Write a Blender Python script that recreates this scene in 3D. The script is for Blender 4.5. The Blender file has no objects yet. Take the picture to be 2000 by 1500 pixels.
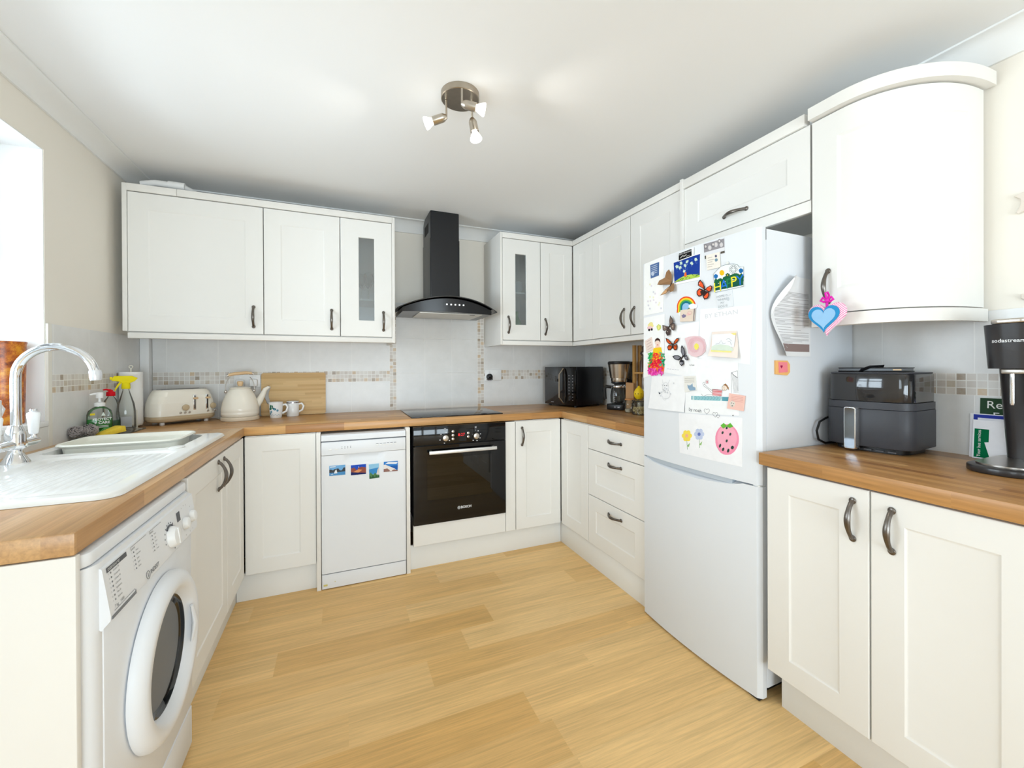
import bpy, bmesh, math, random
from mathutils import Vector, Matrix
from mathutils.geometry import tessellate_polygon
random.seed(7)
S = bpy.context.scene
COL = S.collection
PI = math.pi
sin, cos = math.sin, math.cos

# ------------------------------------------------------------------ camera
CAM = Vector((1.281, -3.184, 1.2161))
FPX, CYP = 805.0, 720.02
YAW, PIT, ROL = math.radians(22.6017), math.radians(-0.1845), math.radians(-0.2613)
def ray(u, v):
    r2 = (u-1000)/FPX; up2 = -(v-CYP)/FPX
    r = r2*cos(ROL)-up2*sin(ROL); up = r2*sin(ROL)+up2*cos(ROL)
    dz = up*cos(PIT)+sin(PIT); d = -up*sin(PIT)+cos(PIT)
    return Vector((r*cos(YAW)+d*sin(YAW), -r*sin(YAW)+d*cos(YAW), dz))
cam = bpy.data.objects.new('camera', bpy.data.cameras.new('camera'))
COL.objects.link(cam)
fw = ray(1000, CYP).normalized(); rt = (ray(1001, CYP)-ray(1000, CYP)).normalized(); upv = rt.cross(fw).normalized()
M = Matrix((rt, upv, -fw)).transposed().to_4x4(); M.translation = CAM
cam.matrix_world = M
cam.data.sensor_width = 36; cam.data.lens = FPX/2000*36
cam.data.shift_y = -(750-CYP)/2000
cam.data.clip_start = 0.02
S.camera = cam

# ------------------------------------------------------------------ materials
MATS = {}
def srgb(c):
    return tuple(((x/255)/12.92 if x/255 <= .04045 else ((x/255+.055)/1.055)**2.4) for x in c)
def newmat(name):
    m = bpy.data.materials.new(name); m.use_nodes = True
    nt = m.node_tree; b = nt.nodes['Principled BSDF']
    return m, nt, b
def N(nt, t, **k):
    n = nt.nodes.new(t)
    for a, v in k.items():
        if a.startswith('i_'): n.inputs[a[2:].replace('_', ' ')].default_value = v
        else: setattr(n, a, v)
    return n
def coords(nt):
    return N(nt, 'ShaderNodeTexCoord').outputs['Object']
def mth(nt, op, a, b=None):
    n = N(nt, 'ShaderNodeMath', operation=op)
    for i, x in enumerate((a, b)):
        if x is None: continue
        if isinstance(x, (int, float)): n.inputs[i].default_value = x
        else: nt.links.new(x, n.inputs[i])
    return n.outputs[0]
def mixc(nt, f, a, b, mode='MIX'):
    n = N(nt, 'ShaderNodeMix', data_type='RGBA', blend_type=mode)
    for s, x in ((0, f), (6, a), (7, b)):
        if isinstance(x, (int, float)): n.inputs[s].default_value = x
        elif isinstance(x, tuple): n.inputs[s].default_value = (*x[:3], 1)
        else: nt.links.new(x, n.inputs[s])
    return n.outputs[2]
def mat(name, c, rough=.5, metal=0., var=.03, scale=14., bump=0., bscale=120., spec=.5, emit=0., coat=0., trans=0., ior=1.45, alpha=1., aniso=None):
    if name in MATS: return MATS[name]
    m, nt, b = newmat(name); lc = srgb(c)
    co = coords(nt)
    nz = N(nt, 'ShaderNodeTexNoise', i_Scale=scale, i_Detail=3.)
    if aniso:
        mp = N(nt, 'ShaderNodeMapping'); mp.inputs['Scale'].default_value = aniso
        nt.links.new(co, mp.inputs[0]); co = mp.outputs[0]
    nt.links.new(co, nz.inputs['Vector'])
    dark = tuple(x*(1-var) for x in lc); lite = tuple(min(1, x*(1+var)) for x in lc)
    nt.links.new(mixc(nt, nz.outputs['Fac'], dark, lite), b.inputs['Base Color'])
    b.inputs['Roughness'].default_value = rough; b.inputs['Metallic'].default_value = metal
    b.inputs['Specular IOR Level'].default_value = spec
    b.inputs['Coat Weight'].default_value = coat; b.inputs['Transmission Weight'].default_value = trans
    b.inputs['IOR'].default_value = ior; b.inputs['Alpha'].default_value = alpha
    if emit:
        b.inputs['Emission Color'].default_value = (*lc, 1); b.inputs['Emission Strength'].default_value = emit
    if bump:
        n2 = N(nt, 'ShaderNodeTexNoise', i_Scale=bscale, i_Detail=2.); nt.links.new(coords(nt), n2.inputs['Vector'])
        bp = N(nt, 'ShaderNodeBump', i_Strength=bump, i_Distance=.001); nt.links.new(n2.outputs['Fac'], bp.inputs['Height'])
        nt.links.new(bp.outputs[0], b.inputs['Normal'])
    MATS[name] = m; return m
def glass_mat(name, tint, refl=.12, rough=0.0):
    """thin pane: mostly see-through, reflecting more at grazing angles"""
    if name in MATS: return MATS[name]
    m, nt, b = newmat(name)
    nz = N(nt, 'ShaderNodeTexNoise', i_Scale=3.); nt.links.new(coords(nt), nz.inputs['Vector'])
    tr = N(nt, 'ShaderNodeBsdfTransparent'); lc = srgb(tint)
    nt.links.new(mixc(nt, nz.outputs['Fac'], lc, tuple(x*.97 for x in lc)), tr.inputs[0])
    gl = N(nt, 'ShaderNodeBsdfGlossy', i_Roughness=rough)
    fr = N(nt, 'ShaderNodeFresnel', i_IOR=1.5)
    f = mth(nt, 'ADD', mth(nt, 'MULTIPLY', fr.outputs[0], .9), refl-.04)
    mx = N(nt, 'ShaderNodeMixShader'); nt.links.new(f, mx.inputs[0]); nt.links.new(tr.outputs[0], mx.inputs[1]); nt.links.new(gl.outputs[0], mx.inputs[2])
    nt.links.new(mx.outputs[0], nt.nodes['Material Output'].inputs[0])
    MATS[name] = m; return m
def wood_mat(name, along, cols, stave_w=.042, stave_l=.30, rough=.32, grain=1.0, axes=None):
    """blocks of timber: staves of stave_l x stave_w along one axis, each its own tint, with fine grain"""
    m, nt, b = newmat(name)
    sp = N(nt, 'ShaderNodeSeparateXYZ'); nt.links.new(coords(nt), sp.inputs[0])
    o = {'x': sp.outputs[0], 'y': sp.outputs[1], 'z': sp.outputs[2]}
    a, c = axes if axes else (('x', 'y') if along == 'x' else ('y', 'x'))
    row = mth(nt, 'FLOOR', mth(nt, 'DIVIDE', o[c], stave_w))
    w1 = N(nt, 'ShaderNodeTexWhiteNoise', noise_dimensions='1D'); nt.links.new(row, w1.inputs['W'])
    pos = mth(nt, 'ADD', mth(nt, 'DIVIDE', o[a], stave_l), mth(nt, 'MULTIPLY', w1.outputs[0], 7.3))
    cell = mth(nt, 'FLOOR', pos)
    cb = N(nt, 'ShaderNodeCombineXYZ'); nt.links.new(row, cb.inputs[0]); nt.links.new(cell, cb.inputs[1])
    w2 = N(nt, 'ShaderNodeTexWhiteNoise', noise_dimensions='2D'); nt.links.new(cb.outputs[0], w2.inputs['Vector'])
    rp = N(nt, 'ShaderNodeValToRGB'); rp.color_ramp.interpolation = 'LINEAR'
    els = rp.color_ramp.elements
    for i, cc in enumerate(cols):
        e = els[i] if i < 2 else els.new(0)
        e.position = i/(len(cols)-1); e.color = (*srgb(cc), 1)
    els[1].position = 1/(len(cols)-1)
    for i, cc in enumerate(cols):
        els[i].position = i/(len(cols)-1); els[i].color = (*srgb(cc), 1)
    nt.links.new(w2.outputs['Value'], rp.inputs[0])
    g = N(nt, 'ShaderNodeCombineXYZ')
    nt.links.new(mth(nt, 'MULTIPLY', o[a], 5.), g.inputs[0]); nt.links.new(mth(nt, 'MULTIPLY', o[c], 130.), g.inputs[1])
    third = [k for k in 'xyz' if k not in (a, c)][0]
    nt.links.new(mth(nt, 'ADD', mth(nt, 'MULTIPLY', o[third], 130.), mth(nt, 'MULTIPLY', w2.outputs['Value'], 40.)), g.inputs[2])
    nz = N(nt, 'ShaderNodeTexNoise', i_Scale=1., i_Detail=4., i_Roughness=.6); nt.links.new(g.outputs[0], nz.inputs['Vector'])
    k = mth(nt, 'ADD', mth(nt, 'MULTIPLY', nz.outputs['Fac'], .5*grain), 1-.25*grain)
    kc = N(nt, 'ShaderNodeCombineXYZ')
    for i in range(3): nt.links.new(k, kc.inputs[i])
    nt.links.new(mixc(nt, 1., rp.outputs[0], kc.outputs[0], 'MULTIPLY'), b.inputs['Base Color'])
    b.inputs['Roughness'].default_value = rough
    MATS[name] = m; return m
def tile_mat(name, ax, off, pitch, hz=None, hpitch=.265):
    m, nt, b = newmat(name)
    co = coords(nt); sp = N(nt, 'ShaderNodeSeparateXYZ'); nt.links.new(co, sp.inputs[0])
    x = sp.outputs[0] if ax == 'x' else sp.outputs[1]
    def line(v, off, pitch, g=.0045):
        f = mth(nt, 'FRACT', mth(nt, 'DIVIDE', mth(nt, 'SUBTRACT', v, off-g/2), pitch))
        return mth(nt, 'LESS_THAN', f, g/pitch)
    gr = line(x, off, pitch)
    if hz is not None: gr = mth(nt, 'MAXIMUM', gr, line(sp.outputs[2], hz, hpitch))
    n1 = N(nt, 'ShaderNodeTexNoise', i_Scale=9., i_Detail=5., i_Roughness=.65); nt.links.new(co, n1.inputs['Vector'])
    body = mixc(nt, n1.outputs['Fac'], srgb((222, 221, 218)), srgb((242, 241, 239)))
    nt.links.new(mixc(nt, gr, body, srgb((246, 245, 242))), b.inputs['Base Color'])
    bp = N(nt, 'ShaderNodeBump', i_Strength=.9, i_Distance=.003); nt.links.new(mth(nt, 'SUBTRACT', 1., gr), bp.inputs['Height'])
    nt.links.new(bp.outputs[0], b.inputs['Normal'])
    b.inputs['Roughness'].default_value = .28
    MATS[name] = m; return m
def mosaic_mat(name, ax, off, zoff, pitch=.0265, zp=.026, seed=0.):
    m, nt, b = newmat(name)
    co = coords(nt); sp = N(nt, 'ShaderNodeSeparateXYZ'); nt.links.new(co, sp.inputs[0])
    x = sp.outputs[0] if ax == 'x' else sp.outputs[1]
    px = mth(nt, 'DIVIDE', mth(nt, 'SUBTRACT', x, off), pitch); pz = mth(nt, 'DIVIDE', mth(nt, 'SUBTRACT', sp.outputs[2], zoff), zp)
    cb = N(nt, 'ShaderNodeCombineXYZ'); nt.links.new(mth(nt, 'ADD', mth(nt, 'FLOOR', px), seed+.5), cb.inputs[0]); nt.links.new(mth(nt, 'ADD', mth(nt, 'FLOOR', pz), .5), cb.inputs[1])
    w = N(nt, 'ShaderNodeTexWhiteNoise', noise_dimensions='2D'); nt.links.new(cb.outputs[0], w.inputs['Vector'])
    rp = N(nt, 'ShaderNodeValToRGB'); rp.color_ramp.interpolation = 'CONSTANT'
    cs = [(0, (221, 214, 205)), (.2, (211, 203, 194)), (.38, (225, 221, 214)), (.52, (201, 190, 178)), (.66, (208, 178, 136)), (.78, (176, 150, 116)), (.86, (150, 128, 100)), (.94, (196, 182, 160))]
    e = rp.color_ramp.elements
    while len(e) < len(cs): e.new(.5)
    for i, (p, c) in enumerate(cs): e[i].position = p; e[i].color = (*srgb(c), 1)
    nt.links.new(w.outputs['Value'], rp.inputs[0])
    nz = N(nt, 'ShaderNodeTexNoise', i_Scale=70., i_Detail=4.); nt.links.new(co, nz.inputs['Vector'])
    c1 = mixc(nt, mth(nt, 'MULTIPLY', nz.outputs['Fac'], .5), rp.outputs[0], srgb((232, 228, 222)))
    def line(v, g): 
        f = mth(nt, 'FRACT', v); return mth(nt, 'MAXIMUM', mth(nt, 'LESS_THAN', f, g), mth(nt, 'GREATER_THAN', f, 1-g))
    gr = mth(nt, 'MAXIMUM', line(px, .055), line(pz, .055))
    nt.links.new(mixc(nt, gr, c1, srgb((246, 244, 239))), b.inputs['Base Color'])
    b.inputs['Roughness'].default_value = .35
    MATS[name] = m; return m
def gingham_mat(name, ca, cb_, s=.007):
    m, nt, b = newmat(name)
    sp = N(nt, 'ShaderNodeSeparateXYZ'); nt.links.new(coords(nt), sp.inputs[0])
    u = mth(nt, 'LESS_THAN', mth(nt, 'FRACT', mth(nt, 'DIVIDE', mth(nt, 'ADD', sp.outputs[1], sp.outputs[2]), s)), .5)
    v = mth(nt, 'LESS_THAN', mth(nt, 'FRACT', mth(nt, 'DIVIDE', mth(nt, 'SUBTRACT', sp.outputs[2], sp.outputs[1]), s)), .5)
    f = mth(nt, 'MULTIPLY', mth(nt, 'ADD', u, v), .5)
    nt.links.new(mixc(nt, f, srgb(ca), srgb(cb_)), b.inputs['Base Color']); b.inputs['Roughness'].default_value = .8
    MATS[name] = m; return m
def brushed(name, c, rough=.3, axis='z'):
    sc = {'z': (1, 1, 60), 'x': (60, 1, 1), 'r': (6, 6, 6)}[axis]
    return mat(name, c, rough, metal=1., var=.12, scale=8, aniso=sc)

CREAM = mat('cream_satin_door', (241, 239, 234), .45, var=.008, spec=.18, bump=.03)
CREAMC = mat('cream_carcass', (240, 237, 231), .5, var=.008, spec=.18)
PLINTH = mat('cream_plinth', (241, 240, 236), .5, var=.01, spec=.15)
WALLP = mat('cream_wall_paint', (246, 240, 229), .9, var=.012, spec=.05, scale=3, bump=.08, bscale=200)
WHITEP = mat('white_reveal_paint', (243, 243, 242), .9, var=.006, spec=.05, bump=.05)
CEILP = mat('white_ceiling_paint', (244, 244, 243), .9, var=.004, scale=2, spec=.05, bump=.05, bscale=90)
COVEP = mat('white_cove_paint', (243, 243, 241), .8, var=.005, spec=.05)
PEWTER = mat('dark_pewter', (112, 106, 100), .32, metal=.9, var=.3, scale=60)
CHROME = mat('chrome', (235, 237, 240), .07, metal=1., var=.01)
STEEL = brushed('brushed_steel', (196, 190, 182), .28)
NICKEL = brushed('brushed_nickel', (190, 182, 170), .3, 'r')
BLACKGLASS = mat('black_glass', (9, 9, 11), .05, spec=.5, var=.05)
BLACKPL = mat('black_plastic', (22, 22, 24), .35, var=.1)
BLACKMET = mat('black_metal_paint', (30, 31, 34), .3, var=.08)
WHITEAP = mat('white_appliance', (238, 240, 243), .32, var=.006, spec=.2)
WHITEPL = mat('white_plastic', (244, 244, 243), .3, var=.006)
FRIDGEW = mat('white_fridge_enamel', (229, 232, 236), .35, var=.006, spec=.12)
CERAMIC = mat('white_ceramic_sink', (246, 246, 243), .1, var=.006)
CERAMW = mat('white_porcelain', (246, 246, 245), .12, var=.006)
BOWLPL = mat('cream_white_plastic', (243, 242, 230), .35, var=.006)
CREAMAP = mat('cream_enamel', (249, 243, 229), .14, var=.01)
TAUPE = mat('beige_trim', (205, 184, 150), .3, var=.04)
DARK = mat('dark_gap', (40, 38, 36), .6)
GREYG = mat('grey_rubber', (120, 122, 124), .55)
BEECH = mat('pale_beech', (226, 192, 148), .45, var=.1, scale=20, aniso=(2, 20, 20))
WTX = wood_mat('oak_block_x', 'x', [(170, 118, 66), (206, 156, 98), (190, 138, 80), (220, 174, 114)], stave_w=.034, grain=1.5)
WTY = wood_mat('oak_block_y', 'y', [(150, 102, 56), (192, 142, 86), (176, 126, 72), (212, 166, 108), (184, 134, 78)], stave_w=.030, grain=1.7)
WTYL = wood_mat('oak_block_sink', 'y', [(182, 140, 96), (202, 162, 114), (192, 148, 102), (212, 174, 128)], grain=1.4)
BAMBOO = wood_mat('bamboo_strips', 'x', [(214, 178, 120), (224, 190, 134), (206, 166, 108)], stave_w=.014, stave_l=.5, rough=.5, grain=.7, axes=('x', 'z'))
RACKW = mat('bamboo_rack', (206, 158, 92), .5, var=.12, scale=12, aniso=(20, 20, 2))
PAPER = mat('white_paper', (240, 240, 240), .9, var=.005, spec=.05)
CLEAR = glass_mat('clear_glass', (244, 248, 247), .06)
CLEARPL = glass_mat('clear_plastic', (250, 252, 251), .045, .05)
FROST = glass_mat('cabinet_glass', (226, 234, 236), .20, .22)
PANE = glass_mat('window_glass', (250, 252, 252), .05)
SMOKE = glass_mat('smoked_oven_glass', (38, 35, 32), .06, .01)
DOORGLASS = glass_mat('washer_door_glass', (120, 124, 126), .08, .02)
HOODGLASS = glass_mat('smoked_hood_glass', (70, 76, 78), .10, .02)
def pc(c, rough=.7): return mat('colour_%02x%02x%02x' % c, c, max(rough, .5), var=.05, scale=40, spec=.1)

# ------------------------------------------------------------------ mesh builder
class MB:
    def __init__(s, T=None):
        s.V = []; s.F = []; s.I = []; s.T = T or Matrix()
    def add(s, vs, fs, m=0, T=None):
        k = len(s.V); T = s.T @ T if T is not None else s.T
        flip = T.to_3x3().determinant() < 0
        s.V += [tuple(T @ Vector(v)) for v in vs]
        for f in fs:
            f = [k+i for i in f]; s.F.append(f[::-1] if flip else f); s.I.append(m)
        return s
    def box(s, x0, x1, y0, y1, z0, z1, m=0, bev=0., seg=2, T=None):
        if x0 > x1: x0, x1 = x1, x0
        if y0 > y1: y0, y1 = y1, y0
        if z0 > z1: z0, z1 = z1, z0
        vs = [(x, y, z) for x in (x0, x1) for y in (y0, y1) for z in (z0, z1)]
        fs = [(0, 1, 3, 2), (4, 6, 7, 5), (0, 4, 5, 1), (2, 3, 7, 6), (0, 2, 6, 4), (1, 5, 7, 3)]
        if bev > 0:
            b = bmesh.new(); bv = [b.verts.new(v) for v in vs]
            for f in fs: b.faces.new([bv[i] for i in f])
            bmesh.ops.bevel(b, geom=b.edges[:], offset=bev, segments=seg, profile=.5, affect='EDGES')
            b.verts.index_update(); vs = [v.co[:] for v in b.verts]; fs = [[v.index for v in f.verts] for f in b.faces]; b.free()
        return s.add(vs, fs, m, T)
    def prism(s, pts, a, b, m=0, axis='z', T=None, bev=0.):
        """2-D outline (counter-clockwise) pushed from a to b along an axis"""
        if bev:
            bm = bmesh.new()
            lo = [bm.verts.new((*p, a)) for p in pts]; f = bm.faces.new(lo)
            r = bmesh.ops.extrude_face_region(bm, geom=[f]); bmesh.ops.translate(bm, verts=[v for v in r['geom'] if isinstance(v, bmesh.types.BMVert)], vec=(0, 0, b-a))
            bmesh.ops.recalc_face_normals(bm, faces=bm.faces[:])
            ed = [e for e in bm.edges if abs(e.verts[0].co.z-e.verts[1].co.z) < 1e-6]
            bmesh.ops.bevel(bm, geom=ed, offset=bev, segments=2, profile=.5, affect='EDGES')
            bmesh.ops.triangulate(bm, faces=[f for f in bm.faces if len(f.verts) > 4])
            bm.verts.index_update(); vs = [v.co[:] for v in bm.verts]; fs = [[v.index for v in f.verts] for f in bm.faces]; bm.free()
        else:
            n = len(pts); vs = [(*p, a) for p in pts]+[(*p, b) for p in pts]
            tr = tessellate_polygon([[Vector((*p, 0)) for p in pts]])
            fs = []
            for t in tr:
                A, B, C = (Vector(pts[i]) for i in t)
                if (B-A).cross(C-A) < 0: t = t[::-1]
                fs.append([i+n for i in t]); fs.append(list(t)[::-1])
            ar = sum(pts[i][0]*pts[(i+1) % n][1]-pts[(i+1) % n][0]*pts[i][1] for i in range(n))
            for i in range(n):
                j = (i+1) % n; q = [i, j, j+n, i+n]; fs.append(q if ar > 0 else q[::-1])
        if axis == 'y': vs = [(x, z, y) for x, y, z in vs]; fs = [f[::-1] for f in fs]      # outline in x-z, pushed along y
        if axis == 'x': vs = [(z, x, y) for x, y, z in vs]                                   # outline in y-z, pushed along x
        return s.add(vs, fs, m, T)
    def lathe(s, prof, seg=32, m=0, T=None, sx=1., sy=1., close=True):
        vs = []; fs = []; n = len(prof)
        for r, z in prof:
            for k in range(seg):
                a = 2*PI*k/seg; vs.append((r*cos(a)*sx, r*sin(a)*sy, z))
        for i in range(n-1):
            for k in range(seg):
                l = (k+1) % seg; fs.append((i*seg+k, i*seg+l, (i+1)*seg+l, (i+1)*seg+k))
        if close:
            if prof[0][0] > 1e-6: fs.append([k for k in range(seg)][::-1])
            if prof[-1][0] > 1e-6: fs.append([(n-1)*seg+k for k in range(seg)])
        return s.add(vs, fs, m, T)
    def tube(s, pts, r, seg=12, m=0, T=None, caps=True, flat=1., closed=False):
        pts = [Vector(p) for p in pts]; n = len(pts); rr = r if isinstance(r, (list, tuple)) else [r]*n
        vs = []; fs = []; t0 = None; nrm = None
        for i in range(n):
            if closed: t = (pts[(i+1) % n]-pts[i-1]).normalized()
            else: t = (pts[min(i+1, n-1)]-pts[max(i-1, 0)]).normalized()
            if nrm is None:
                a = Vector((0, 0, 1)) if abs(t.z) < .9 else Vector((1, 0, 0)); nrm = t.cross(a).normalized()
            else:
                nrm = (nrm-t*nrm.dot(t)).normalized()
            b = t.cross(nrm)
            for k in range(seg):
                an = 2*PI*k/seg; vs.append(tuple(pts[i]+nrm*cos(an)*rr[i]+b*sin(an)*rr[i]*flat))
        for i in range(n if closed else n-1):
            j = (i+1) % n
            for k in range(seg):
                l = (k+1) % seg; fs.append((i*seg+k, i*seg+l, j*seg+l, j*seg+k))
        if caps and not closed:
            fs.append([k for k in range(seg)][::-1]); fs.append([(n-1)*seg+k for k in range(seg)])
        return s.add(vs, fs, m, T)
    def ball(s, c, rx, ry=None, rz=None, seg=20, rings=12, m=0, T=None):
        ry = ry or rx; rz = rz or rx
        pr = [(sin(PI*i/rings), -cos(PI*i/rings)) for i in range(rings+1)]
        X = Matrix.Translation(c) @ Matrix.Diagonal((rx, ry, rz, 1))
        return s.lathe([(max(a, 1e-5), b) for a, b in pr], seg, m, T=(T @ X) if T is not None else X)
    def disc(s, c, nrm, r, h, m=0, seg=24, bev=0.):
        """round disc/cylinder from c, h long along nrm"""
        q = Vector((0, 0, 1)).rotation_difference(Vector(nrm)).to_matrix().to_4x4(); X = Matrix.Translation(c) @ q
        pr = [(r, 0), (r, h)] if not bev else [(r, 0), (r, h-bev), (r-bev*.3, h-bev*.3), (r-bev, h)]
        return s.lathe(pr, seg, m, T=X)
    def grid(s, P, m=0, T=None, flip=False):
        """P: rows of points"""
        nr, nc = len(P), len(P[0]); vs = [p for row in P for p in row]; fs = []
        for i in range(nr-1):
            for j in range(nc-1):
                q = (i*nc+j, i*nc+j+1, (i+1)*nc+j+1, (i+1)*nc+j); fs.append(q[::-1] if flip else q)
        return s.add(vs, fs, m, T)
    def text(s, body, size, x, z, y=0., m=0, align='CENTER', ext=.0004, T=None, rot=0., sx=1., shear=0., bold=0.):
        cu = bpy.data.curves.new('t', 'FONT'); cu.body = body; cu.size = size; cu.align_x = align; cu.align_y = 'CENTER'
        cu.resolution_u = 3; cu.shear = shear; cu.offset = bold
        o = bpy.data.objects.new('t', cu); me = o.to_mesh()
        b = bmesh.new(); b.from_mesh(me); bmesh.ops.triangulate(b, faces=b.faces[:]); b.verts.index_update()
        R = Matrix.Translation((x, y, z)) @ Matrix.Rotation(-rot, 4, 'Y') @ Matrix.Rotation(PI/2, 4, 'X') @ Matrix.Diagonal((sx, 1, 1, 1)) @ Matrix.Translation((0, 0, ext))
        vs = [v.co[:] for v in b.verts]; fs = [[v.index for v in f.verts] for f in b.faces]
        b.free(); o.to_mesh_clear(); bpy.data.objects.remove(o); bpy.data.curves.remove(cu)
        return s.add(vs, fs, m, (T @ R) if T is not None else R)
    def build(s, name, mats, parent=None, smooth=32):
        me = bpy.data.meshes.new(name); me.from_pydata(s.V, [], s.F)
        if not isinstance(mats, (list, tuple)): mats = [mats]
        for m in mats: me.materials.append(m)
        me.polygons.foreach_set('material_index', [min(i, len(mats)-1) for i in s.I])
        if smooth:
            me.polygons.foreach_set('use_smooth', [True]*len(me.polygons)); me.set_sharp_from_angle(angle=math.radians(smooth))
        me.update(); me.validate()
        o = bpy.data.objects.new(name, me); COL.objects.link(o)
        if parent is not None:
            o.parent = parent; p = parent; t = Vector((0, 0, 0))
            while p is not None: t += p.location; p = p.parent
            o.matrix_parent_inverse = Matrix.Translation(-t) if parent.type == 'EMPTY' else Matrix()
        return o
def tag(o, label=None, cat=None, group=None, kind=None):
    if label: o['label'] = label
    if cat: o['category'] = cat
    if group: o['group'] = group
    if kind: o['kind'] = kind
    return o
def thing(name, label, cat, loc, group=None):
    o = bpy.data.objects.new(name, None); o.location = loc; o.empty_display_size = .05; COL.objects.link(o)
    return tag(o, label, cat, group)
def struct(name, mb, m, label=None):
    o = mb.build(name, m); o['kind'] = 'structure'
    if label: o['label'] = label
    return o
def Tr(x, y, z): return Matrix.Translation((x, y, z))
def Rz(d): return Matrix.Rotation(math.radians(d), 4, 'Z')
def Ry(d): return Matrix.Rotation(math.radians(d), 4, 'Y')
def Rx(d): return Matrix.Rotation(math.radians(d), 4, 'X')
def FB(x, y, z=0): return Tr(x, y, z)              # front faces the camera side (-Y)
def FR(x, y, z=0): return Tr(x, y, z) @ Rz(-90)    # right-hand run: front faces -X, local x runs towards the camera
def FL(x, y, z=0): return Tr(x, y, z) @ Rz(90)     # left-hand run: front faces +X, local x runs away from the camera
def rrect(x0, x1, y0, y1, r, n=6):
    p = []
    for cx, cy, a in ((x1-r, y0+r, -90), (x1-r, y1-r, 0), (x0+r, y1-r, 90), (x0+r, y0+r, 180)):
        for k in range(n+1):
            t = math.radians(a+90*k/n); p.append((cx+r*cos(t), cy+r*sin(t)))
    return p

# ------------------------------------------------------------------ room shell
WL, WR, ZC, YR = .165, 3.324, 2.325, -5.9
ZF = -.032      # finished floor level (worktop height .90 is the zero of the joinery)
wy0, wy1, wz0, wz1 = -2.12, -.89, 1.004, 2.117
struct('subfloor_trim', MB().box(WL-.3, WR+.3, YR-.2, .3, ZF-.12, ZF-.004), GREYG).name = 'trim_1'
# floor: planks along X, each its own tone
def floor():
    V = []; F = []; tone = []
    W, L = .1527, .951
    K_ = lambda x: 1.281+(x-1.281)*1.0263
    known = {0: 1.332, 1: .867, 2: 1.192, 3: 1.582, 4: 1.028, 5: 1.789, 6: 1.605, 7: 1.30, 8: .98}
    tk = {(3, 1): .75, (3, 0): .45, (4, 1): .12, (4, 0): .75, (4, 2): .8, (5, 1): .95, (5, 0): .45, (6, 0): .8, (6, 1): .3, (2, 1): .25, (2, 0): .55, (1, 0): .8, (1, 1): .35, (7, 0): .6, (7, 1): .7, (0, 0): .4, (2, 2): .6}
    r = -5
    while True:
        y1 = -.667-(r-1)*W; y0 = y1-W
        if y1 < YR: break
        if y0 < .02:
            b = K_(known[r]) if r in known else random.uniform(.5, 1.4)
            k = -3
            while b+(k-1)*L < WR+.02:
                x0 = max(WL-.02, b+(k-1)*L); x1 = min(WR+.02, b+k*L)
                if x1 > x0:
                    n = len(V); V += [(x0, max(y0, YR), ZF), (x1, max(y0, YR), ZF), (x1, min(y1, 0), ZF), (x0, min(y1, 0), ZF)]
                    F.append((n, n+1, n+2, n+3)); tone.append(tk.get((r, k), random.random()))
                k += 1
        r += 1
    me = bpy.data.meshes.new('floor'); me.from_pydata(V, [], F)
    at = me.attributes.new('tone', 'FLOAT', 'FACE'); at.data.foreach_set('value', tone)
    m, nt, b = newmat('oak_plank_vinyl')
    a = N(nt, 'ShaderNodeAttribute', attribute_name='tone')
    rp = N(nt, 'ShaderNodeValToRGB'); e = rp.color_ramp.elements
    e[0].color = (*srgb((224, 178, 110)), 1); e[1].color = (*srgb((241, 202, 140)), 1)
    nt.links.new(a.outputs['Fac'], rp.inputs[0])
    sp = N(nt, 'ShaderNodeSeparateXYZ'); nt.links.new(coords(nt), sp.inputs[0])
    def nz(sx, sy, d, rg):
        c = N(nt, 'ShaderNodeCombineXYZ'); nt.links.new(mth(nt, 'MULTIPLY', sp.outputs[0], sx), c.inputs[0]); nt.links.new(mth(nt, 'MULTIPLY', sp.outputs[1], sy), c.inputs[1])
        nt.links.new(mth(nt, 'MULTIPLY', a.outputs['Fac'], 37.), c.inputs[2])
        t = N(nt, 'ShaderNodeTexNoise', i_Scale=1., i_Detail=d, i_Roughness=rg, i_Distortion=.4); nt.links.new(c.outputs[0], t.inputs['Vector']); return t.outputs['Fac']
    g = mth(nt, 'ADD', mth(nt, 'MULTIPLY', nz(3.5, 130., 6., .75), .95), mth(nt, 'MULTIPLY', nz(1.0, 18., 4., .55), .46))
    k = mth(nt, 'ADD', g, .30)
    kc = N(nt, 'ShaderNodeCombineXYZ')
    for i in range(3): nt.links.new(k, kc.inputs[i])
    nt.links.new(mixc(nt, 1., rp.outputs[0], kc.outputs[0], 'MULTIPLY'), b.inputs['Base Color'])
    b.inputs['Roughness'].default_value = .42; b.inputs['Specular IOR Level'].default_value = .4
    bp = N(nt, 'ShaderNodeBump', i_Strength=.12, i_Distance=.001); nt.links.new(g, bp.inputs['Height']); nt.links.new(bp.outputs[0], b.inputs['Normal'])
    me.materials.append(m)
    o = bpy.data.objects.new('floor', me); COL.objects.link(o); o['kind'] = 'structure'
floor()
struct('ceiling', MB().box(WL-.3, WR+.3, YR-.2, .3, ZC, ZC+.12), CEILP)
struct('wall_back', MB().box(WL-.3, WR+.3, 0, .2, ZF, ZC), WALLP)
mb = MB(); t = .30
mb.box(WL-t, WL, wy1, 0, ZF, ZC); V0, V1, VB, VT = -5.0, -3.6, .95, 2.12
mb.box(WL-t, WL, V1, wy0, ZF, ZC); mb.box(WL-t, WL, YR, V0, ZF, ZC); mb.box(WL-t, WL, V0, V1, ZF, VB); mb.box(WL-t, WL, V0, V1, VT, ZC); mb.box(WL-t, WL, wy0, wy1, ZF, wz0-.02); mb.box(WL-t, WL, wy0, wy1, wz1, ZC)
struct('wall_left', mb, WALLP)
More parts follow.
